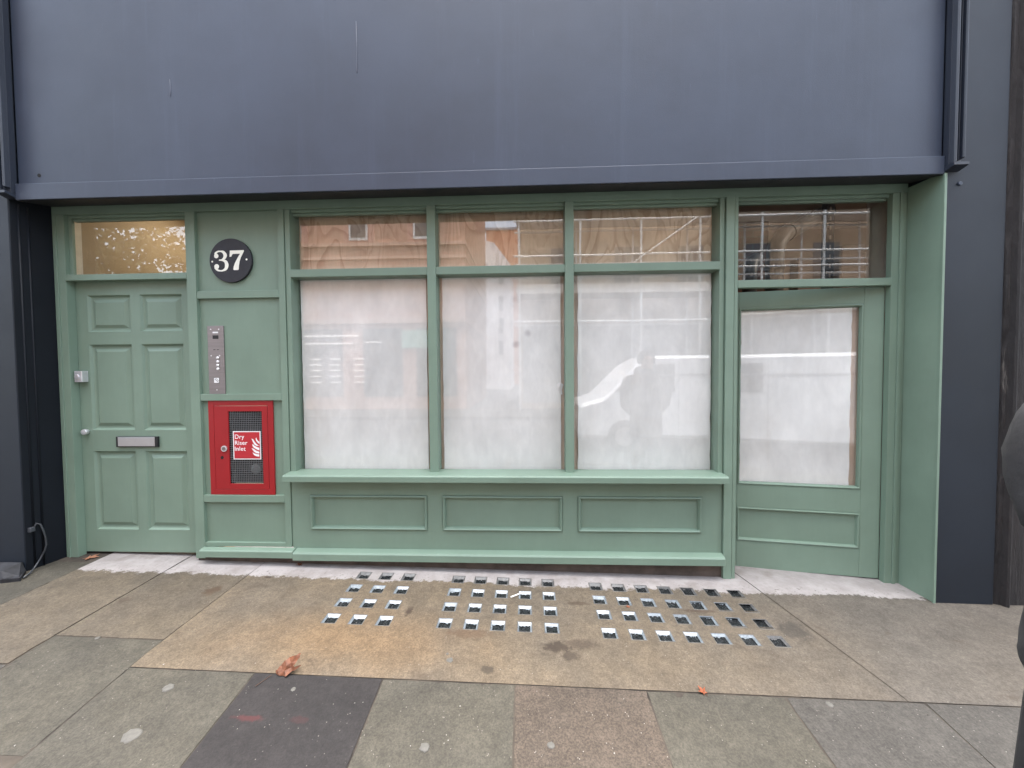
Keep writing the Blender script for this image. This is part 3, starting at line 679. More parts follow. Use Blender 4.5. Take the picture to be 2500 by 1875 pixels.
for fx, fz in ((.22,.05),(.72,.05),(.2,.437),(.72,.437),(.49,.94)):
    q = MB(); x, z = E(fx, fz); q.disc_y(x, z, .0042, -.009, -.0072, 12); q.build('screw', CHROME, ep)
BTN = flat('white_button', (.85,.85,.85), .2, .3, coat=.5)
for fz in (.470,.524,.578,.632):
    q = MB(); x, z = E(.6, fz)
    q.rings([[(x+r_*math.cos(2*math.pi*k/20), yy, z+r_*math.sin(2*math.pi*k/20)) for k in range(20)] for r_, yy in ((.0105,-.0072),(.0105,-.010),(.0085,-.0125),(.003,-.0135))]); q.build('call_button', BTN, ep, smooth=True)
ebox('fob_reader', .49, .80, .36, .083, BLACK, .0082)
fr_ = ebox('fob_reader_face', .49, .80, .32, .074, SIGNWHITE, .0092, .0083, .0005)
x, z = E(.49, .80); q = MB()
lpk = [(x-.008+.0055*math.cos(2*math.pi*k/16), -.0096, z+.008+.0055*math.sin(2*math.pi*k/16)) for k in range(16)]
for k in range(16):
    a, b = lpk[k], lpk[(k+1)%16]; cxk, czk = x-.008, z+.008
    q.face([a, b, (cxk+(b[0]-cxk)*.62,-.0096,czk+(b[2]-czk)*.62), (cxk+(a[0]-cxk)*.62,-.0096,czk+(a[2]-czk)*.62)])
q.face([(x-.0055,-.0096,z+.0035),(x-.0035,-.0096,z+.0055),(x+.0155,-.0096,z-.0135),(x+.0135,-.0096,z-.0155)])
q.face([(x+.004,-.0097,z-.0085),(x+.0055,-.0097,z-.007),(x+.0015,-.0097,z-.012)])
q.face([(x-.002,-.0095,z+.015),(x+.0005,-.0095,z+.0155),(x+.0165,-.0095,z-.003),(x+.0165,-.0095,z-.007)])
q.build('key_symbol', BLACK, ep)

# red dry riser cabinet
X0, X1, Z0, Z1 = -2.284, -1.8095, .536, 1.2125
bw, bh = X1-X0, Z1-Z0
cb = thing('dry_riser_cabinet', 'red dry riser inlet cabinet with wired glass door and red sign', 'cabinet', ((X0+X1)/2, .0215, Z0))
def C(fx, fz): return (-bw/2+bw*fx, bh*(1-fz))
O = (-bw/2,bw/2,0,bh); I = (C(.083,0)[0],C(.918,0)[0],C(0,.944)[1],C(0,.054)[1])
mb = MB(); frame_box(mb, O, I, -.012, -.0002); mb.build('cabinet_frame', RED, cb, .0015)
I2 = (I[0]+.0025,I[1]-.0025,I[2]+.0025,I[3]-.0025); W = (C(.305,0)[0],C(.828,0)[0],C(0,.884)[1],C(0,.114)[1])
mb = MB(); frame_box(mb, I2, W, -.0125, -.002)
cd = mb.build('cabinet_door', RED, cb, .0012)
mb = MB(); mb.box(W[0]-.005,W[1]+.005,.05,.09,W[2]-.01,W[3]+.01); mb.box(W[0]-.02,W[0]-.006,-.0015,.05,W[2]-.01,W[3]+.01); mb.box(W[1]+.006,W[1]+.02,-.0015,.05,W[2]-.01,W[3]+.01); mb.build('cabinet_back', DARK, cb)
mb = MB(); mb.box(W[0]-.003,W[1]+.003,-.0035,-.0022,W[2]-.003,W[3]+.003); mb.build('glass_pane', glass('wired_glass', .025, (.8,.82,.82)), cd)
WIRE = flat('glass_wire', (.13,.135,.14), .6, .1)
mb = MB(); n = 19
for k in range(1, n): x = W[0]+(W[1]-W[0])*k/n; mb.box(x-.0010,x+.0010,-.0046,-.0037,W[2],W[3])
n = 39
for k in range(1, n): z = W[2]+(W[3]-W[2])*k/n; mb.box(W[0],W[1],-.0052,-.0047,z-.0016,z+.0016)
mb.build('wire_grid', WIRE, cd)
for nm, (fx, fz), r_, m_, y0 in (('lock', (.236,.508), .021, CHROME, -.019), ('key_hole', (.196,.604), .0115, DARK, -.0131)):
    q = MB(); x, z = C(fx, fz); q.disc_y(x, z, r_, y0, -.0126, 28)
    if nm == 'lock': q.disc_y(x, z, r_*.68, y0-.0015, y0-.0001, 24, 1); q.box(x-.006,x+.006,y0-.0022,y0-.0016,z-.0012,z+.0012, 2)
    q.build(nm, [m_, STEEL, DARK], cd, .0008 if nm == 'lock' else 0)
# inlet coupling glimpsed through the glass
x, z = C(.665,.735); q = MB(); lp = []
for r_, y in ((.028,.048),(.028,.03),(.036,.026),(.036,.016),(.022,.012),(.010,.010)): lp.append([(x+r_*math.cos(2*math.pi*k/20), y, z+r_*math.sin(2*math.pi*k/20)) for k in range(20)])
q.rings(lp); q.build('inlet_coupling', flat('dull_brass', (.42,.42,.42), .35, .6), cb)
# sign: white border, red field, words and flames
def Z3(px, pz): # pixels of the enlarged cabinet view to cabinet coordinates
    fx = (px-(187+(232-187)*(pz-178)/1352))/924.; fz = (pz-178)/1352.; return C(fx, fz)
a = Z3(539,617); b = Z3(948,1022); sy = -.0062
sgn = MB(); sgn.box(a[0],b[0],sy-.0010,sy,b[1],a[1]); sg = sgn.build('sign', SIGNWHITE, cd)
q = MB(); q.box(a[0]+.0065,b[0]-.0065,sy-.0015,sy-.0011,b[1]+.0065,a[1]-.0065); q.build('sign_field', SIGNRED, sg)
RX = Matrix.Rotation(R(90), 4, 'X')
for k, wd in enumerate(('Dry','Riser','Inlet')):
    p_ = Z3(566, [725,812,897][k])
    me = text_mesh(wd, .043, (p_[0], sy-.0019, p_[1]), RX, extrude=.0003, offset=.0003, spacing=1.06); mesh_obj('lettering', me, SIGNWHITE, sg)
flames = [[(808,722),(835,735),(853,765),(878,797),(918,828),(880,827),(848,805),(830,772)],[(875,705),(887,735),(905,757),(922,768),(922,800),(897,782),(874,752),(869,725)],
 [(822,798),(852,825),(890,845),(922,856),(922,892),(880,876),(842,852),(824,825)],[(808,858),(840,868),(872,893),(922,912),(922,938),(880,932),(846,911),(828,885)],[(824,920),(852,935),(882,944),(922,950),(922,982),(880,976),(846,958)]]
q = MB()
for f_ in flames: q.face([(Z3(u,v)[0], sy-.0019, Z3(u,v)[1]) for u,v in f_])
q.build('flame_symbol', SIGNWHITE, sg)

# ---------------------------------------------------------------- neighbour's wall on the right
mb = MB(); r = random.Random(5); n = 60; a_, b_ = [], []
prz = [-.2+4.8*i/n for i in range(n+1)]
loops = []
for z in prz:
    w = .004*math.sin(z*9)+r.uniform(-.004,.004)
    loops.append([(2.847,-.185,z),(2.862+w,-.196+w,z),(2.882,-.20,z),(2.893,-.222,z),(2.905,-.226,z),(2.916,-.221,z),(2.924,-.20,z),(3.02+w,-.197,z),(4.4,-.197,z),(4.4,.3,z),(2.847,.3,z)])
mb.rings(loops)
def neighbour():
    m, nt, p = new_mat('flaking_dark_paint'); t = NT(nt)
    c = t.mix(t.ramp(t.noise(3, 7, .7, (2,1,.3)), .3, .7), (.009,.008,.009), (.020,.016,.016))
    c = t.mix(t.math('MULTIPLY', t.ramp(t.noise(9, 8, .7, (3,1,.25), (1,1,1)), .60, .70), .8), c, (.13,.12,.11))
    c = t.mix(t.ramp(t.noise(14, 6, .7, (1.5,1,.6), (6,1,2)), .68, .72), c, (.30,.29,.26))
    t.link(c, p.inputs['Base Color']); p.inputs['Roughness'].default_value = .8; t.bump(t.noise(18, 7, .65, (2,1,.4)), .8, .02, p); return m
tag(mb.build('neighbouring_wall', neighbour()), 'weathered dark brown neighbouring pier with flaking paint at the right edge', 'wall')

# ---------------------------------------------------------------- small things on the ground
LEAFM = flat('dry_leaf', (.15,.052,.022), .6, var=.4, vs=60, bump=.4, bs=90)
LEAFP = flat('faded_leaf', (.27,.125,.07), .7, var=.25, vs=50)
LEAFO = flat('orange_leaf', (.24,.062,.02), .6, var=.3, vs=60)
def leaf(name, label, mat, x, y, size, rz, tilt, curl, seed, stem=True):
    r = random.Random(seed); out = []
    lobes = [(-140,.55),(-75,.80),(-5,1.0),(62,.86),(128,.58)]
    pts = [(0,0)]
    for i, (ang, ln) in enumerate(lobes):
        for da, f in ((-26,.46),(-17,.66),(-11,.62),(-5,.90),(0,1.0),(6,.86),(11,.60),(17,.68),(25,.45)):
            t = R(ang+da+90+r.uniform(-2,2)); f2 = f*ln*r.uniform(.93,1.06); pts.append((math.cos(t)*f2, math.sin(t)*f2))
    mb = MB(); V = []
    for px_, py_ in pts:
        z = curl*(px_*px_*.7 + max(0,py_)**2*.25) + r.uniform(-.03,.03); V.append((px_*size, py_*size, z*size))
    n = len(V); mb.mesh(V, [(0,i,i+1) for i in range(1,n-1)]+[(0,n-1,1)])
    lo = thing(name, label, 'leaf', (x, y, G(x, y)+.004), rz, 'fallen leaves')
    lo.rotation_euler = (tilt, 0, rz)
    b = mb.build('blade', mat, lo); 
    s_ = b.modifiers.new('thick', 'SOLIDIFY'); s_.thickness = .0008
    if stem:
        q = MB(); q.tube([(0,0,.001),(-.02*size,-.35*size,.0),(-.08*size,-.72*size,-.0)], [.0014,.0011,.0012], 6); q.build('stalk', flat('leaf_stalk', (.10,.05,.03), .7), lo)
    return lo
mp_ = [(340,1105),(400,1030),(500,960),(540,850),(600,800),(690,670),(720,580),(760,600),(880,510),(1010,430),(1200,390),(1310,340),(1410,335),(1350,440),(1390,500),(1310,600),(1280,700),(1250,750),(1180,775),(1300,800),(1450,825),(1545,845),(1470,900),(1330,960),(1180,1050),(1030,1150),(850,1210),(650,1180),(480,1150)]
lf = thing('maple_leaf', 'large curled brown leaf on the joint above the charcoal slab', 'leaf', (-1.155,-.938,G(-1.155,-.938)), 0, 'fallen leaves')
kk = .0000985
V = [((a-700)*kk, 0, (1205-b)*kk) for a, b in mp_]
def lshape(x, z): return (x, .62*z + 2.2*(x-.03)**2*1.4 + .006*math.sin(x*150+z*60), .80*z + .004)
mb = MB(); cpt = [(700,960),(900,780),(1050,700),(1100,900),(850,1000)]
C_ = [((a-700)*kk, 0, (1205-b)*kk) for a, b in cpt]
from mathutils.geometry import delaunay_2d_cdt
pv, pe, pf = delaunay_2d_cdt([Vector((x, z)) for x, _, z in V+C_], [], [list(range(len(V)))], 1, 1e-7)[:3]
rr3 = random.Random(4)
mb.mesh([(lambda q: (q[0], q[1]+rr3.uniform(-.0035,.0035), q[2]))(lshape(p.x, p.y)) for p in pv], [tuple(f) for f in pf])
bl_ = mb.build('blade', LEAFM, lf); bl_.modifiers.new('thick','SOLIDIFY').thickness = .0008
mb = MB(); mb.tube([(-.036,-.002,.012),(-.052,-.010,.004),(-.075,-.055,.003)], [.0016,.0013,.0015], 6); mb.build('stalk', flat('leaf_stalk', (.07,.035,.02), .7), lf)
#leaf('maple_leaf', 'large curled brown leaf on the joint above the charcoal slab', LEAFM, -1.155, -.925, .082, R(-58), R(24), .55, 2)
leaf('maple_leaf', 'small bright orange leaf on the slab joint below the right-hand glass blocks', LEAFO, .775, -.918, .030, R(40), R(14), .4, 5)
leaf('maple_leaf', 'faded pinkish leaf lying flat on the doorstep by the left door jamb', LEAFP, -3.20, -.008, .066, R(-80), R(0), .12, 8, False)
leaf('maple_leaf', 'small dark brown leaf under the plinth near the red cabinet', LEAFM, -1.625, -.015, .030, R(70), R(10), .4, 11)
leaf('maple_leaf', 'tiny red leaf scrap among the right-hand glass blocks', LEAFO, .592, -.352, .017, R(20), R(5), .3, 13, False)
GUMM = flat('trodden_gum', (.112,.106,.093), .75, var=.15, vs=60)
gum = [(-1.617,-1.012,.022,'pale gum spot on the left green slab nearest the dark flagstone joint'),(-1.573,-1.210,.033,'largest pale gum blotch low on the left green slab'),(-1.055,-.992,.011,'small white gum spot on the charcoal slab below the big leaf'),
       (-.390,-.804,.017,'ring shaped gum spot on the tan concrete below the middle glass blocks'),(-.406,-1.199,.020,'round pale gum spot on the green slab right of the charcoal slab'),(.081,-1.170,.015,'greyish gum spot on the brown speckled slab'),
       (-2.251,-.758,.012,'bluish white gum spot on the flagstone joint at the left'),(1.297,-.948,.014,'pale gum fleck on the grey slab at the lower right'),(-.41,-.765,.007,'tiny white gum fleck above the ring shaped gum spot')]
for x, y, r_, lab in gum:
    rr_ = random.Random(int(x*1000)); n = 18; zt = .0022
    k0 = [rr_.uniform(.82,1.12) for _ in range(n)]
    def lpz(f, dz): return [(r_*f*k0[i]*math.cos(2*math.pi*i/n), r_*f*k0[i]*.9*math.sin(2*math.pi*i/n), G(x+r_*f*k0[i]*math.cos(2*math.pi*i/n), y+r_*f*k0[i]*.9*math.sin(2*math.pi*i/n))-G(x,y)+dz) for i in range(n)]
    q = MB(); q.rings([lpz(1,-.001), lpz(.97,.0012), lpz(.8,zt), lpz(.4,zt*(.5 if 'ring' in lab else 1))], cap0=False)
    g_ = q.build('chewing_gum', GUMM, smooth=True); g_.location = (x, y, G(x, y)); tag(g_, lab, 'chewing gum', 'gum spots trodden into the pavement')
mb = MB(); p0 = Vector((-.113,-.301,G(-.113,-.301)+.006)); p1 = Vector((-.061,-.266,G(-.061,-.266)+.006))
mb.tube([p0, p0.lerp(p1,.5), p1], .0045, 10)
tag(mb.build('cigarette_end', flat('cigarette_paper', (.78,.76,.70), .8)), 'white cigarette end lying between two middle glass blocks', 'cigarette')
# loose cable at the foot of the left pilaster
mb = MB(); mb.tube([(-3.402,-.165,.352),(-3.40,-.15,.380),(-3.392,-.135,.368),(-3.381,-.128,.318),(-3.372,-.125,.268),(-3.367,-.126,.222),(-3.373,-.132,.182),(-3.386,-.15,.130),(-3.375,-.19,.088),(-3.345,-.235,.078),(-3.322,-.285,.074)], .0052, 8)
cbz = thing('cable', 'loose pale cable looping down beside the left door by the pavement', 'cable', (0,0,0))
mb.build('sheath', flat('pale_cable', (.035,.039,.045), .35, var=.4, vs=18), cbz, smooth=True)
mb = MB(); mb.box(-3.421,-3.396,-.186,-.158,.330,.362); mb.build('clip', flat('grey_clip', (.05,.055,.065), .5), cbz, .004)
# litter: pale grit scattered on the slabs
mb = MB(); r = random.Random(77)
for k in range(130):
    x = r.uniform(-2.3,1.9); y = r.uniform(-1.28,-.20) if r.random() > .45 else r.uniform(-1.28,-.93); s_ = r.uniform(.0010,.0032)*(1 if r.random() > .08 else 1.7)
    z = G(x, y)+.0005; t = r.uniform(0,3)
    c_, sn = math.cos(t)*s_, math.sin(t)*s_
    mb.mesh([(x-c_,y-sn,z),(x+sn*.7,y-c_*.7,z),(x+c_,y+sn,z),(x-sn*.7,y+c_*.7,z),(x,y,z+s_*.6)], [(0,1,4),(1,2,4),(2,3,4),(3,0,4)], 0 if r.random() > .35 else 1)
tag(mb.build('grit', [flat('pale_grit', (.30,.285,.25), .8), flat('dark_grit', (.05,.04,.035), .9)]), kind='stuff', label='scattered pale grit on the paving', cat='grit')

# ---------------------------------------------------------------- people
SKIN = flat('skin', (.42,.26,.19), .5, var=.08, vs=20)
COAT = flat('charcoal_coat', (.020,.020,.022), .9, var=.35, vs=9, bump=.8, bs=60)
TROUS = flat('dark_trousers', (.022,.022,.024), .85, var=.25, vs=10, bump=.4, bs=30)
SHOE = flat('black_shoe', (.015,.015,.016), .45)
HAIR = flat('dark_hair', (.02,.014,.01), .6, bump=.8, bs=140)
def ell(cx, cy, z, rx, ry, n=20, p=1.0):
    return [(cx+rx*math.cos(2*math.pi*k/n), cy+ry*math.sin(2*math.pi*k/n), z) for k in range(n)]
def skin_mesh(name, verts, edges, radii, mat, parent, root=0, sub=2):
    me = bpy.data.meshes.new(name); me.from_pydata(verts, edges, []); me.update()
    o = bpy.data.objects.new(name, me); col.objects.link(o)
    o.modifiers.new('skin', 'SKIN'); sd = o.modifiers.new('sub', 'SUBSURF'); sd.levels = sd.render_levels = sub
    if not me.skin_vertices: me.skin_vertices.new()
    for i, rd in enumerate(radii):
        rd = rd if isinstance(rd, tuple) else (rd, rd); me.skin_vertices[0].data[i].radius = rd; me.skin_vertices[0].data[i].use_root = (i == root)
    bpy.context.view_layer.update()
    m2 = bpy.data.meshes.new_from_object(o.evaluated_get(bpy.context.evaluated_depsgraph_get()))
    bpy.data.objects.remove(o); m2.materials.clear(); m2.materials.append(mat)
    for p in m2.polygons: p.use_smooth = True
    o = bpy.data.objects.new(name, m2); col.objects.link(o); o.parent = parent; return o
def person(label, loc, rz):
    pr = thing('person', label, 'person', loc, rz)
    V = [(0,0,.95),(0,.01,1.10),(0,.01,1.28),(0,.01,1.42),(0,-.005,1.50),(0,-.02,1.57),(0,-.025,1.65),(0,-.015,1.70),
         (.16,.01,1.39),(.22,.05,1.17),(.12,.165,1.03),(.055,.185,1.0),(-.16,.01,1.39),(-.22,.05,1.17),(-.12,.165,1.03),(-.055,.185,1.0),
         (.09,0,.90),(.10,-.03,.50),(.10,.03,.09),(.11,-.11,.045),(-.09,0,.90),(-.10,.02,.50),(-.10,.06,.09),(-.11,-.08,.045)]
    Ed = [(0,1),(1,2),(2,3),(3,4),(4,5),(5,6),(6,7),(3,8),(8,9),(9,10),(10,11),(3,12),(12,13),(13,14),(14,15),(0,16),(16,17),(17,18),(18,19),(0,20),(20,21),(21,22),(22,23)]
    Rd = [(.13,.09),(.12,.085),(.13,.09),(.085,.07),.052,(.072,.085),(.078,.095),(.05,.06),.045,.036,.028,.03,.045,.036,.028,.03,.085,.052,.034,.022,.085,.052,.034,.022]
    body = skin_mesh('body', V, Ed, Rd, SKIN, pr)
    # face: nose, eyes and mouth set in the head
    mb = MB(); mb.mesh([(-.013,-.112,1.595),(.013,-.112,1.595),(0,-.142,1.600),(0,-.112,1.645)], [(0,1,2),(1,3,2),(3,0,2)]); mb.build('nose', SKIN, pr, .003, True)
    mb = MB()
    for s_ in (-1,1):
        mb = MB(); mb.tube([(s_*.018,-.113,1.640),(s_*.032,-.111,1.642),(s_*.045,-.104,1.639)], [.003,.006,.003], 8); mb.build('eye', HAIR, pr, 0, True)
    mb = MB(); mb.tube([(-.022,-.108,1.567),(0,-.115,1.566),(.022,-.108,1.567)], [.002,.005,.002], 8); mb.build('mouth', flat('lips', (.36,.15,.12), .5), pr, 0, True)
    mb = MB(); mb.rings([ell(0,-.005,1.60,.094,.100), ell(0,.0,1.66,.100,.108), ell(0,.0,1.71,.090,.098), ell(0,.005,1.745,.055,.06), ell(0,.005,1.755,.01,.01)]); 
    hr = mb.build('hair', HAIR, pr, 0, True); hr.location = (0,.022,0)
    # hooded coat: torso, skirt, collar and both sleeves ending in the pockets
    mb = MB()
    mb.rings([ell(0,.005,.735,.188,.158), ell(0,.005,.84,.186,.152), ell(0,.01,.98,.178,.143), ell(0,.01,1.12,.18,.14), ell(0,.01,1.28,.20,.145), ell(0,.01,1.38,.215,.135), ell(0,.01,1.445,.17,.115), ell(0,.01,1.495,.098,.095), ell(0,.01,1.545,.092,.09)], cap1=False)
    for s_ in (-1,1):
        mb.tube([(s_*.12,.01,1.425),(s_*.19,.012,1.395),(s_*.215,.02,1.31),(s_*.222,.042,1.19),(s_*.20,.10,1.10),(s_*.13,.165,1.035),(s_*.02,.19,1.0)], [.078,.092,.086,.078,.072,.064,.052], 14)
    coat = mb.build('coat', COAT, pr, 0, True)
    sb_ = coat.modifiers.new('sub', 'SUBSURF'); sb_.levels = sb_.render_levels = 2
    tx = bpy.data.textures.new('cloth_folds', 'CLOUDS'); tx.noise_scale = .11; tx.noise_depth = 3
    dp = coat.modifiers.new('folds', 'DISPLACE'); dp.texture = tx; dp.strength = .032; dp.mid_level = .5; dp.texture_coords = 'LOCAL'
    mb = MB(); mb.rings([ell(0,.05,1.45,.11,.10), ell(0,.075,1.49,.13,.105), ell(0,.09,1.54,.12,.085), ell(0,.09,1.58,.07,.05)]); mb.build('hood', COAT, pr, 0, True)
    mb = MB()
    for s_, k, a_ in ((1,-.03,.03),(-1,.02,.06)): mb.tube([(s_*.08,0,.88),(s_*.085,k*.6,.68),(s_*.10,k,.50),(s_*.10,(k+a_)/2,.30),(s_*.10,a_,.10),(s_*.10,a_,.06)], [.088,.084,.076,.070,.064,.066], 14)
    mb.build('trousers', TROUS, pr, 0, True)
    for s_, yy in ((1,0),(-1,.03)):
        mb = MB(); mb.rings([ell(s_*.105,-.045+yy,.0,.047,.135), ell(s_*.105,-.045+yy,.03,.050,.138), ell(s_*.105,-.03+yy,.065,.045,.11), ell(s_*.105,.02+yy,.10,.040,.055)]); mb.build('shoe', SHOE, pr, 0, True)
    return pr
who = person('person in a dark charcoal hooded coat standing close by at the right edge', (1.372,-1.70,G(1.372,-1.70)), R(184))

# ---------------------------------------------------------------- across the street (seen as reflections in the glass)
PINK = brick('pink_brick', (.58,.31,.22), (.52,.26,.18), (.5,.36,.28), 1)
PINKR = flat('pink_render', (.62,.33,.26), .8, var=.08); FRAMEW = flat('white_window_paint', (.8,.8,.78), .5); OPGL = flat('far_glass', (.05,.055,.06), .05, spec=.8)
STONE = flat('sandstone_band', (.66,.42,.32), .8)
YF = -13.2
pk = thing('brick_building', 'pink brick building across the street, reflected in the left shop window', 'building', (-7,YF,-.2)); pk_o = Vector(pk.location)
def far(mb, name, m, parent, base):
    o = mb.build(name, m, parent); o.location = -Vector(base); return o
mb = MB(); mb.box(-12.5,-2.6,YF-8,YF,-.2,11.5); far(mb, 'wall', PINK, pk, pk_o)
mb = MB()
for z, h, d in ((6.75,.14,.12),(6.2,.12,.10),(5.6,.3,.2),(3.5,.25,.15),(11.5,.35,.35)): mb.box(-12.55,-2.55,YF-8.05,YF+d,z,z+h)
far(mb, 'band', STONE, pk, pk_o)
for xw in (-11.6,-9.95,-7.10,-4.35):
    for zw in (6.98,9.4):
        mb = MB(); mb.box(xw-.66,xw+.66,YF+.001,YF+.05,zw-.1,zw+2.0); far(mb, 'window_surround', PINKR, pk, pk_o)
        mb = MB(); mb.box(xw-.40,xw+.40,YF+.051,YF+.09,zw+.02,zw+1.75); w_ = far(mb, 'window', FRAMEW, pk, pk_o)
        mb = MB(); mb.box(xw-.31,xw+.31,YF+.091,YF+.10,zw+.14,zw+.85); mb.box(xw-.31,xw+.31,YF+.091,YF+.10,zw+.91,zw+1.68); mb.build('pane', OPGL, w_)
mb = MB()
for xw in (-11.2,-8.6,-6.0,-3.7): mb.box(xw-1.0,xw+.7,YF+.001,YF+.03,.4,3.3)
sw = far(mb, 'shop_window', OPGL, pk, pk_o)
TUBEM = emit('strip_light', (1,.97,.92), .55)
mb = MB(); mb.box(-9.5,-7.2,YF+.04,YF+.07,2.98,3.03); mb.box(-9.5,-7.4,YF+.04,YF+.07,2.66,2.70); mb.box(-6.9,-6.2,YF+.04,YF+.07,2.70,2.74)
for z in (2.0,1.75,1.5,1.25,1.0):
    for x in (-9.3,-8.45,-7.4): mb.box(x,x+.45,YF+.04,YF+.07,z,z+.035)
far(mb, 'strip_light', TUBEM, pk, pk_o)
mb = MB(); mb.box(-5.3,-4.0,YF+.02,YF+.12,2.45,3.2); far(mb, 'shop_sign', flat('green_sign', (.25,.50,.38), .5), pk, pk_o)
wb = thing('white_building', 'white rendered side building seen through the street gap in the reflections', 'building', (-3,-32,-.2)); o_ = Vector(wb.location)
mb = MB(); mb.prism_y([(-7.5,-.2),(-1.55,-.2),(-1.55,11.2),(-3.0,13.2),(-7.5,14.3)], -40, -32); far(mb, 'wall', flat('white_render', (.78,.74,.74), .8), wb, o_)
mb = MB()
for z in (3,5,7,9.4): mb.box(-2.6,-2.2,-32,-31.95,z,z+1.3)
far(mb, 'window', OPGL, wb, o_)
ob_ = thing('orange_building', 'orange brick building behind the white one, small in the reflected street gap', 'building', (-1,-46,-.2)); o_ = Vector(ob_.location)
mb = MB(); mb.box(-5.2,4,-56,-46,-.2,19.5); far(mb, 'wall', brick('orange_brick', (.62,.22,.10), (.55,.18,.08), (.5,.3,.2)), ob_, o_)
mb = MB(); mb.box(-5.3,4.1,-56,-45.9,19.5,19.8); far(mb, 'roof', flat('grey_roof', (.3,.3,.32), .7), ob_, o_)
sb = thing('scaffolded_building', 'sandy building wrapped in scaffolding, reflected in the right shop windows', 'building', (6,YF,-.2)); o_ = Vector(sb.location)
mb = MB(); mb.box(-.35,18,YF-9,YF,-.2,10.6); far(mb, 'wall', flat('sandy_brick', (.52,.395,.285), .85, var=.25, vs=1.2, bump=.5, bs=20), sb, o_)
for xw in (1.5,4.1,6.7,9.3,12):
    for zw in (4.6,8.0):
        mb = MB(); mb.box(xw-.5,xw+.5,YF+.001,YF+.03,zw,zw+1.9); w_ = far(mb, 'window', OPGL, sb, o_)
        mb = MB(); mb.box(xw-.62,xw+.62,YF+.001,YF+.10,zw-.2,zw-.02); mb.build('sill', STONE, w_)
mb = MB(); mb.box(-.2,17.8,YF+.001,YF+.04,.1,3.4); far(mb, 'hoarding', flat('grey_hoarding', (.42,.40,.38), .7), sb, o_)
sc = thing('scaffolding', 'galvanised tube scaffolding with timber decks across the street', 'scaffolding', (6,YF+1.3,-.2)); o_ = Vector(sc.location)
GALV = flat('galvanised_tube', (.80,.79,.76), .5, .1); DECK = flat('scaffold_board', (.74,.69,.63), .8, var=.2)
for x in (-.3,2.0,4.25,6.4,8.6,10.8,13,15.2):
    for y in (YF+.35,YF+1.5):
        mb = MB(); mb.tube([(x,y,-.2),(x,y,10.4)], .042, 6); far(mb, 'standard', GALV, sc, o_)
for z in (3.3,5.2,5.75,7.05,8.15,8.6,9.9):
    mb = MB()
    for y in (YF+.38,YF+1.53): mb.tube([(-.5,y,z),(16,y,z)], .038, 6)
    far(mb, 'ledger', GALV, sc, o_)
for z in (4.35,7.2):
    mb = MB(); mb.box(-.4,16,YF+.3,YF+1.5,z,z+.05); mb.box(-.4,16,YF+1.50,YF+1.52,z,z+.34); far(mb, 'deck', DECK, sc, o_)
mb = MB(); mb.tube([(2.5,YF+1.56,4.4),(6.9,YF+1.56,7.5)], .026, 6); mb.tube([(6.9,YF+1.56,7.5),(5.2,YF+1.56,8.5)], .026, 6); far(mb, 'brace', GALV, sc, o_)

# white van parked at the kerb opposite
VW = flat('white_van_paint', (.80,.80,.81), .3, var=.03, coat=.5)
vn = thing('van', 'white panel van parked in the street, reflected across the lower right panes', 'van', (3.9,-5.9,-.26)); o_ = Vector(vn.location)
sidep = [(1.05,.05),(.98,.45),(1.05,.72),(1.55,.86),(2.25,1.55),(2.55,1.70),(6.6,1.72),(6.72,1.6),(6.75,.1),(6.6,.02)]
mb = MB(); mb.prism_y([(x,z) for x,z in sidep], -6.9, -5.0); far(mb, 'body', VW, vn, o_).modifiers.new('b','BEVEL').width = .06
mb = MB(); mb.prism_y([(1.75,.98),(2.35,1.52),(2.95,1.54),(2.95,.98)], -4.998, -4.99); far(mb, 'window', OPGL, vn, o_)
mb = MB(); mb.box(2.3,6.7,-4.997,-4.985,1.30,1.34); mb.box(3.02,3.04,-4.997,-4.988,.15,1.6); mb.box(4.5,4.52,-4.997,-4.988,.15,1.6); far(mb, 'trim', flat('grey_trim', (.3,.3,.31), .5), vn, o_)
for x in (1.95,5.6):
    mb = MB(); mb.disc_y(x,.08,.33,-5.2,-4.98,24); w_ = far(mb, 'wheel', BLACK, vn, o_)
    mb = MB(); mb.disc_y(x,.08,.19,-4.979,-4.965,20); mb.build('rim', ALU, w_)
mb = MB(); mb.box(1.0,1.12,-5.45,-5.1,.55,.70); far(mb, 'headlight', CHROME, vn, o_)
me = text_mesh('ETON', .30, (5.5,-4.992,.78), Matrix.Rotation(R(180),4,'Z') @ RX, .002, .004); q = mesh_obj('lettering', me, flat('grey_lettering', (.35,.35,.37), .5), vn); q.location = -o_

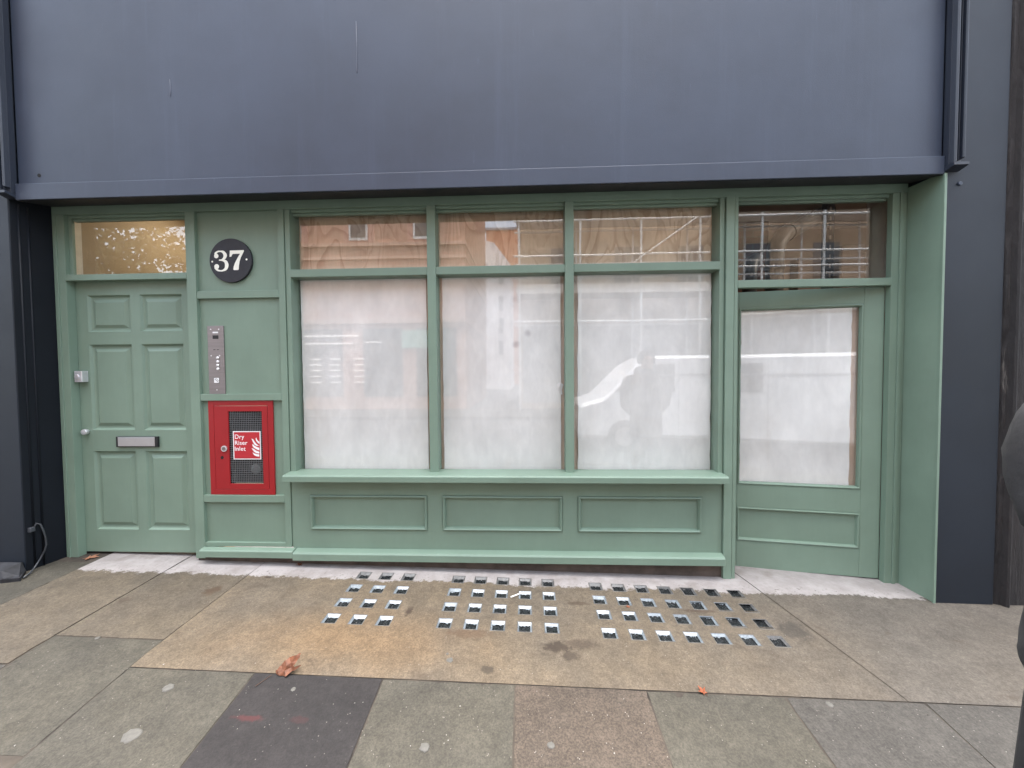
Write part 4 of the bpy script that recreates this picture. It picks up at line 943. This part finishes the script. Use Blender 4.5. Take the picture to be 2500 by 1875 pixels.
# street tree beyond the pink building
tr = thing('tree', 'leafy street tree reflected in the fanlight over the left door', 'tree', (-13.6,-9.5,-.2)); r = random.Random(3)
mb = MB(); mb.tube([(0,0,0),(.05,0,2),(.0,.1,4),(.2,.1,6)], [.22,.18,.13,.07], 10)
for k in range(9):
    a_ = r.uniform(0,6.28); z = r.uniform(2.2,5); l_ = r.uniform(1.2,2.6); mb.tube([(0,.05,z),(math.cos(a_)*l_*.5,math.sin(a_)*l_*.5,z+.8),(math.cos(a_)*l_,math.sin(a_)*l_,z+1.9)], [.07,.045,.02], 6)
mb.build('trunk', flat('bark', (.10,.08,.06), .9), tr, smooth=True)
mb = MB()
cl = [(r.uniform(-2.9,2.9), r.gauss(0,1.0), r.uniform(3.2,8.6), r.uniform(.45,.95)) for _ in range(84)]
for cx_, cy_, cz_, s_ in cl:
    for k in range(105):
        d = Vector((r.gauss(0,1), r.gauss(0,1), r.gauss(0,.8))); d = d.normalized()*s_*r.random()**.4
        c_ = Vector((cx_,cy_,cz_))+d; n_ = Vector((r.gauss(0,1),r.gauss(0,1),r.gauss(0,1))).normalized(); u_ = n_.orthogonal().normalized()*r.uniform(.06,.12); v_ = n_.cross(u_).normalized()*r.uniform(.04,.08)
        mb.face([c_-u_, c_-v_, c_+u_, c_+v_])
mb.build('crown', flat('leaf_green', (.09,.085,.03), .6, var=.3), tr)

# ---------------------------------------------------------------- light, sky, camera
w = bpy.data.worlds.new('World'); scene.world = w; w.use_nodes = True; nt = w.node_tree
bg = nt.nodes['Background']; sky = nt.nodes.new('ShaderNodeTexSky'); sky.sky_type = 'NISHITA'; sky.sun_disc = False
SUN_EL, SUN_AZ = 83, 15     # azimuth clockwise from +Y
sky.sun_elevation = R(SUN_EL); sky.sun_rotation = R(SUN_AZ); sky.air_density = 1.2; sky.dust_density = 3.0; sky.ozone_density = 1.0
hs = nt.nodes.new('ShaderNodeHueSaturation'); hs.inputs['Saturation'].default_value = .5
nt.links.new(sky.outputs[0], hs.inputs['Color']); nt.links.new(hs.outputs[0], bg.inputs['Color']); bg.inputs['Strength'].default_value = .15
sun = bpy.data.lights.new('sun', 'SUN'); sun.energy = 1.5; sun.angle = R(60); sun.color = (1,.96,.90)
so = bpy.data.objects.new('sun', sun); col.objects.link(so)
d = Vector((math.sin(R(SUN_AZ))*math.cos(R(SUN_EL)), math.cos(R(SUN_AZ))*math.cos(R(SUN_EL)), math.sin(R(SUN_EL))))
so.rotation_euler = d.to_track_quat('Z', 'Y').to_euler(); so.location = d*20

cam = bpy.data.cameras.new('camera'); co = bpy.data.objects.new('camera', cam); col.objects.link(co)
cam.sensor_width = 36; cam.lens = 925/2500*36; cam.clip_start = .05; cam.clip_end = 400
yaw, pitch, roll = R(2.3786), R(1.7989), R(-.44857)
fwd = Vector((-math.sin(yaw)*math.cos(pitch), math.cos(yaw)*math.cos(pitch), -math.sin(pitch)))
r0 = Vector((math.cos(yaw), math.sin(yaw), 0)); u0 = r0.cross(fwd)
rt = math.cos(roll)*r0 + math.sin(roll)*u0; up = rt.cross(fwd)
co.matrix_world = Matrix(((rt.x,up.x,-fwd.x,0),(rt.y,up.y,-fwd.y,-2.6),(rt.z,up.z,-fwd.z,1.4),(0,0,0,1)))
scene.camera = co
vs_ = scene.view_settings; vs_.view_transform = 'Standard'; vs_.look = 'None'; vs_.exposure = 2.45; vs_.gamma = 1
scene.cycles.max_bounces = 8; scene.cycles.transparent_max_bounces = 16; scene.cycles.caustics_reflective = False; scene.cycles.caustics_refractive = False
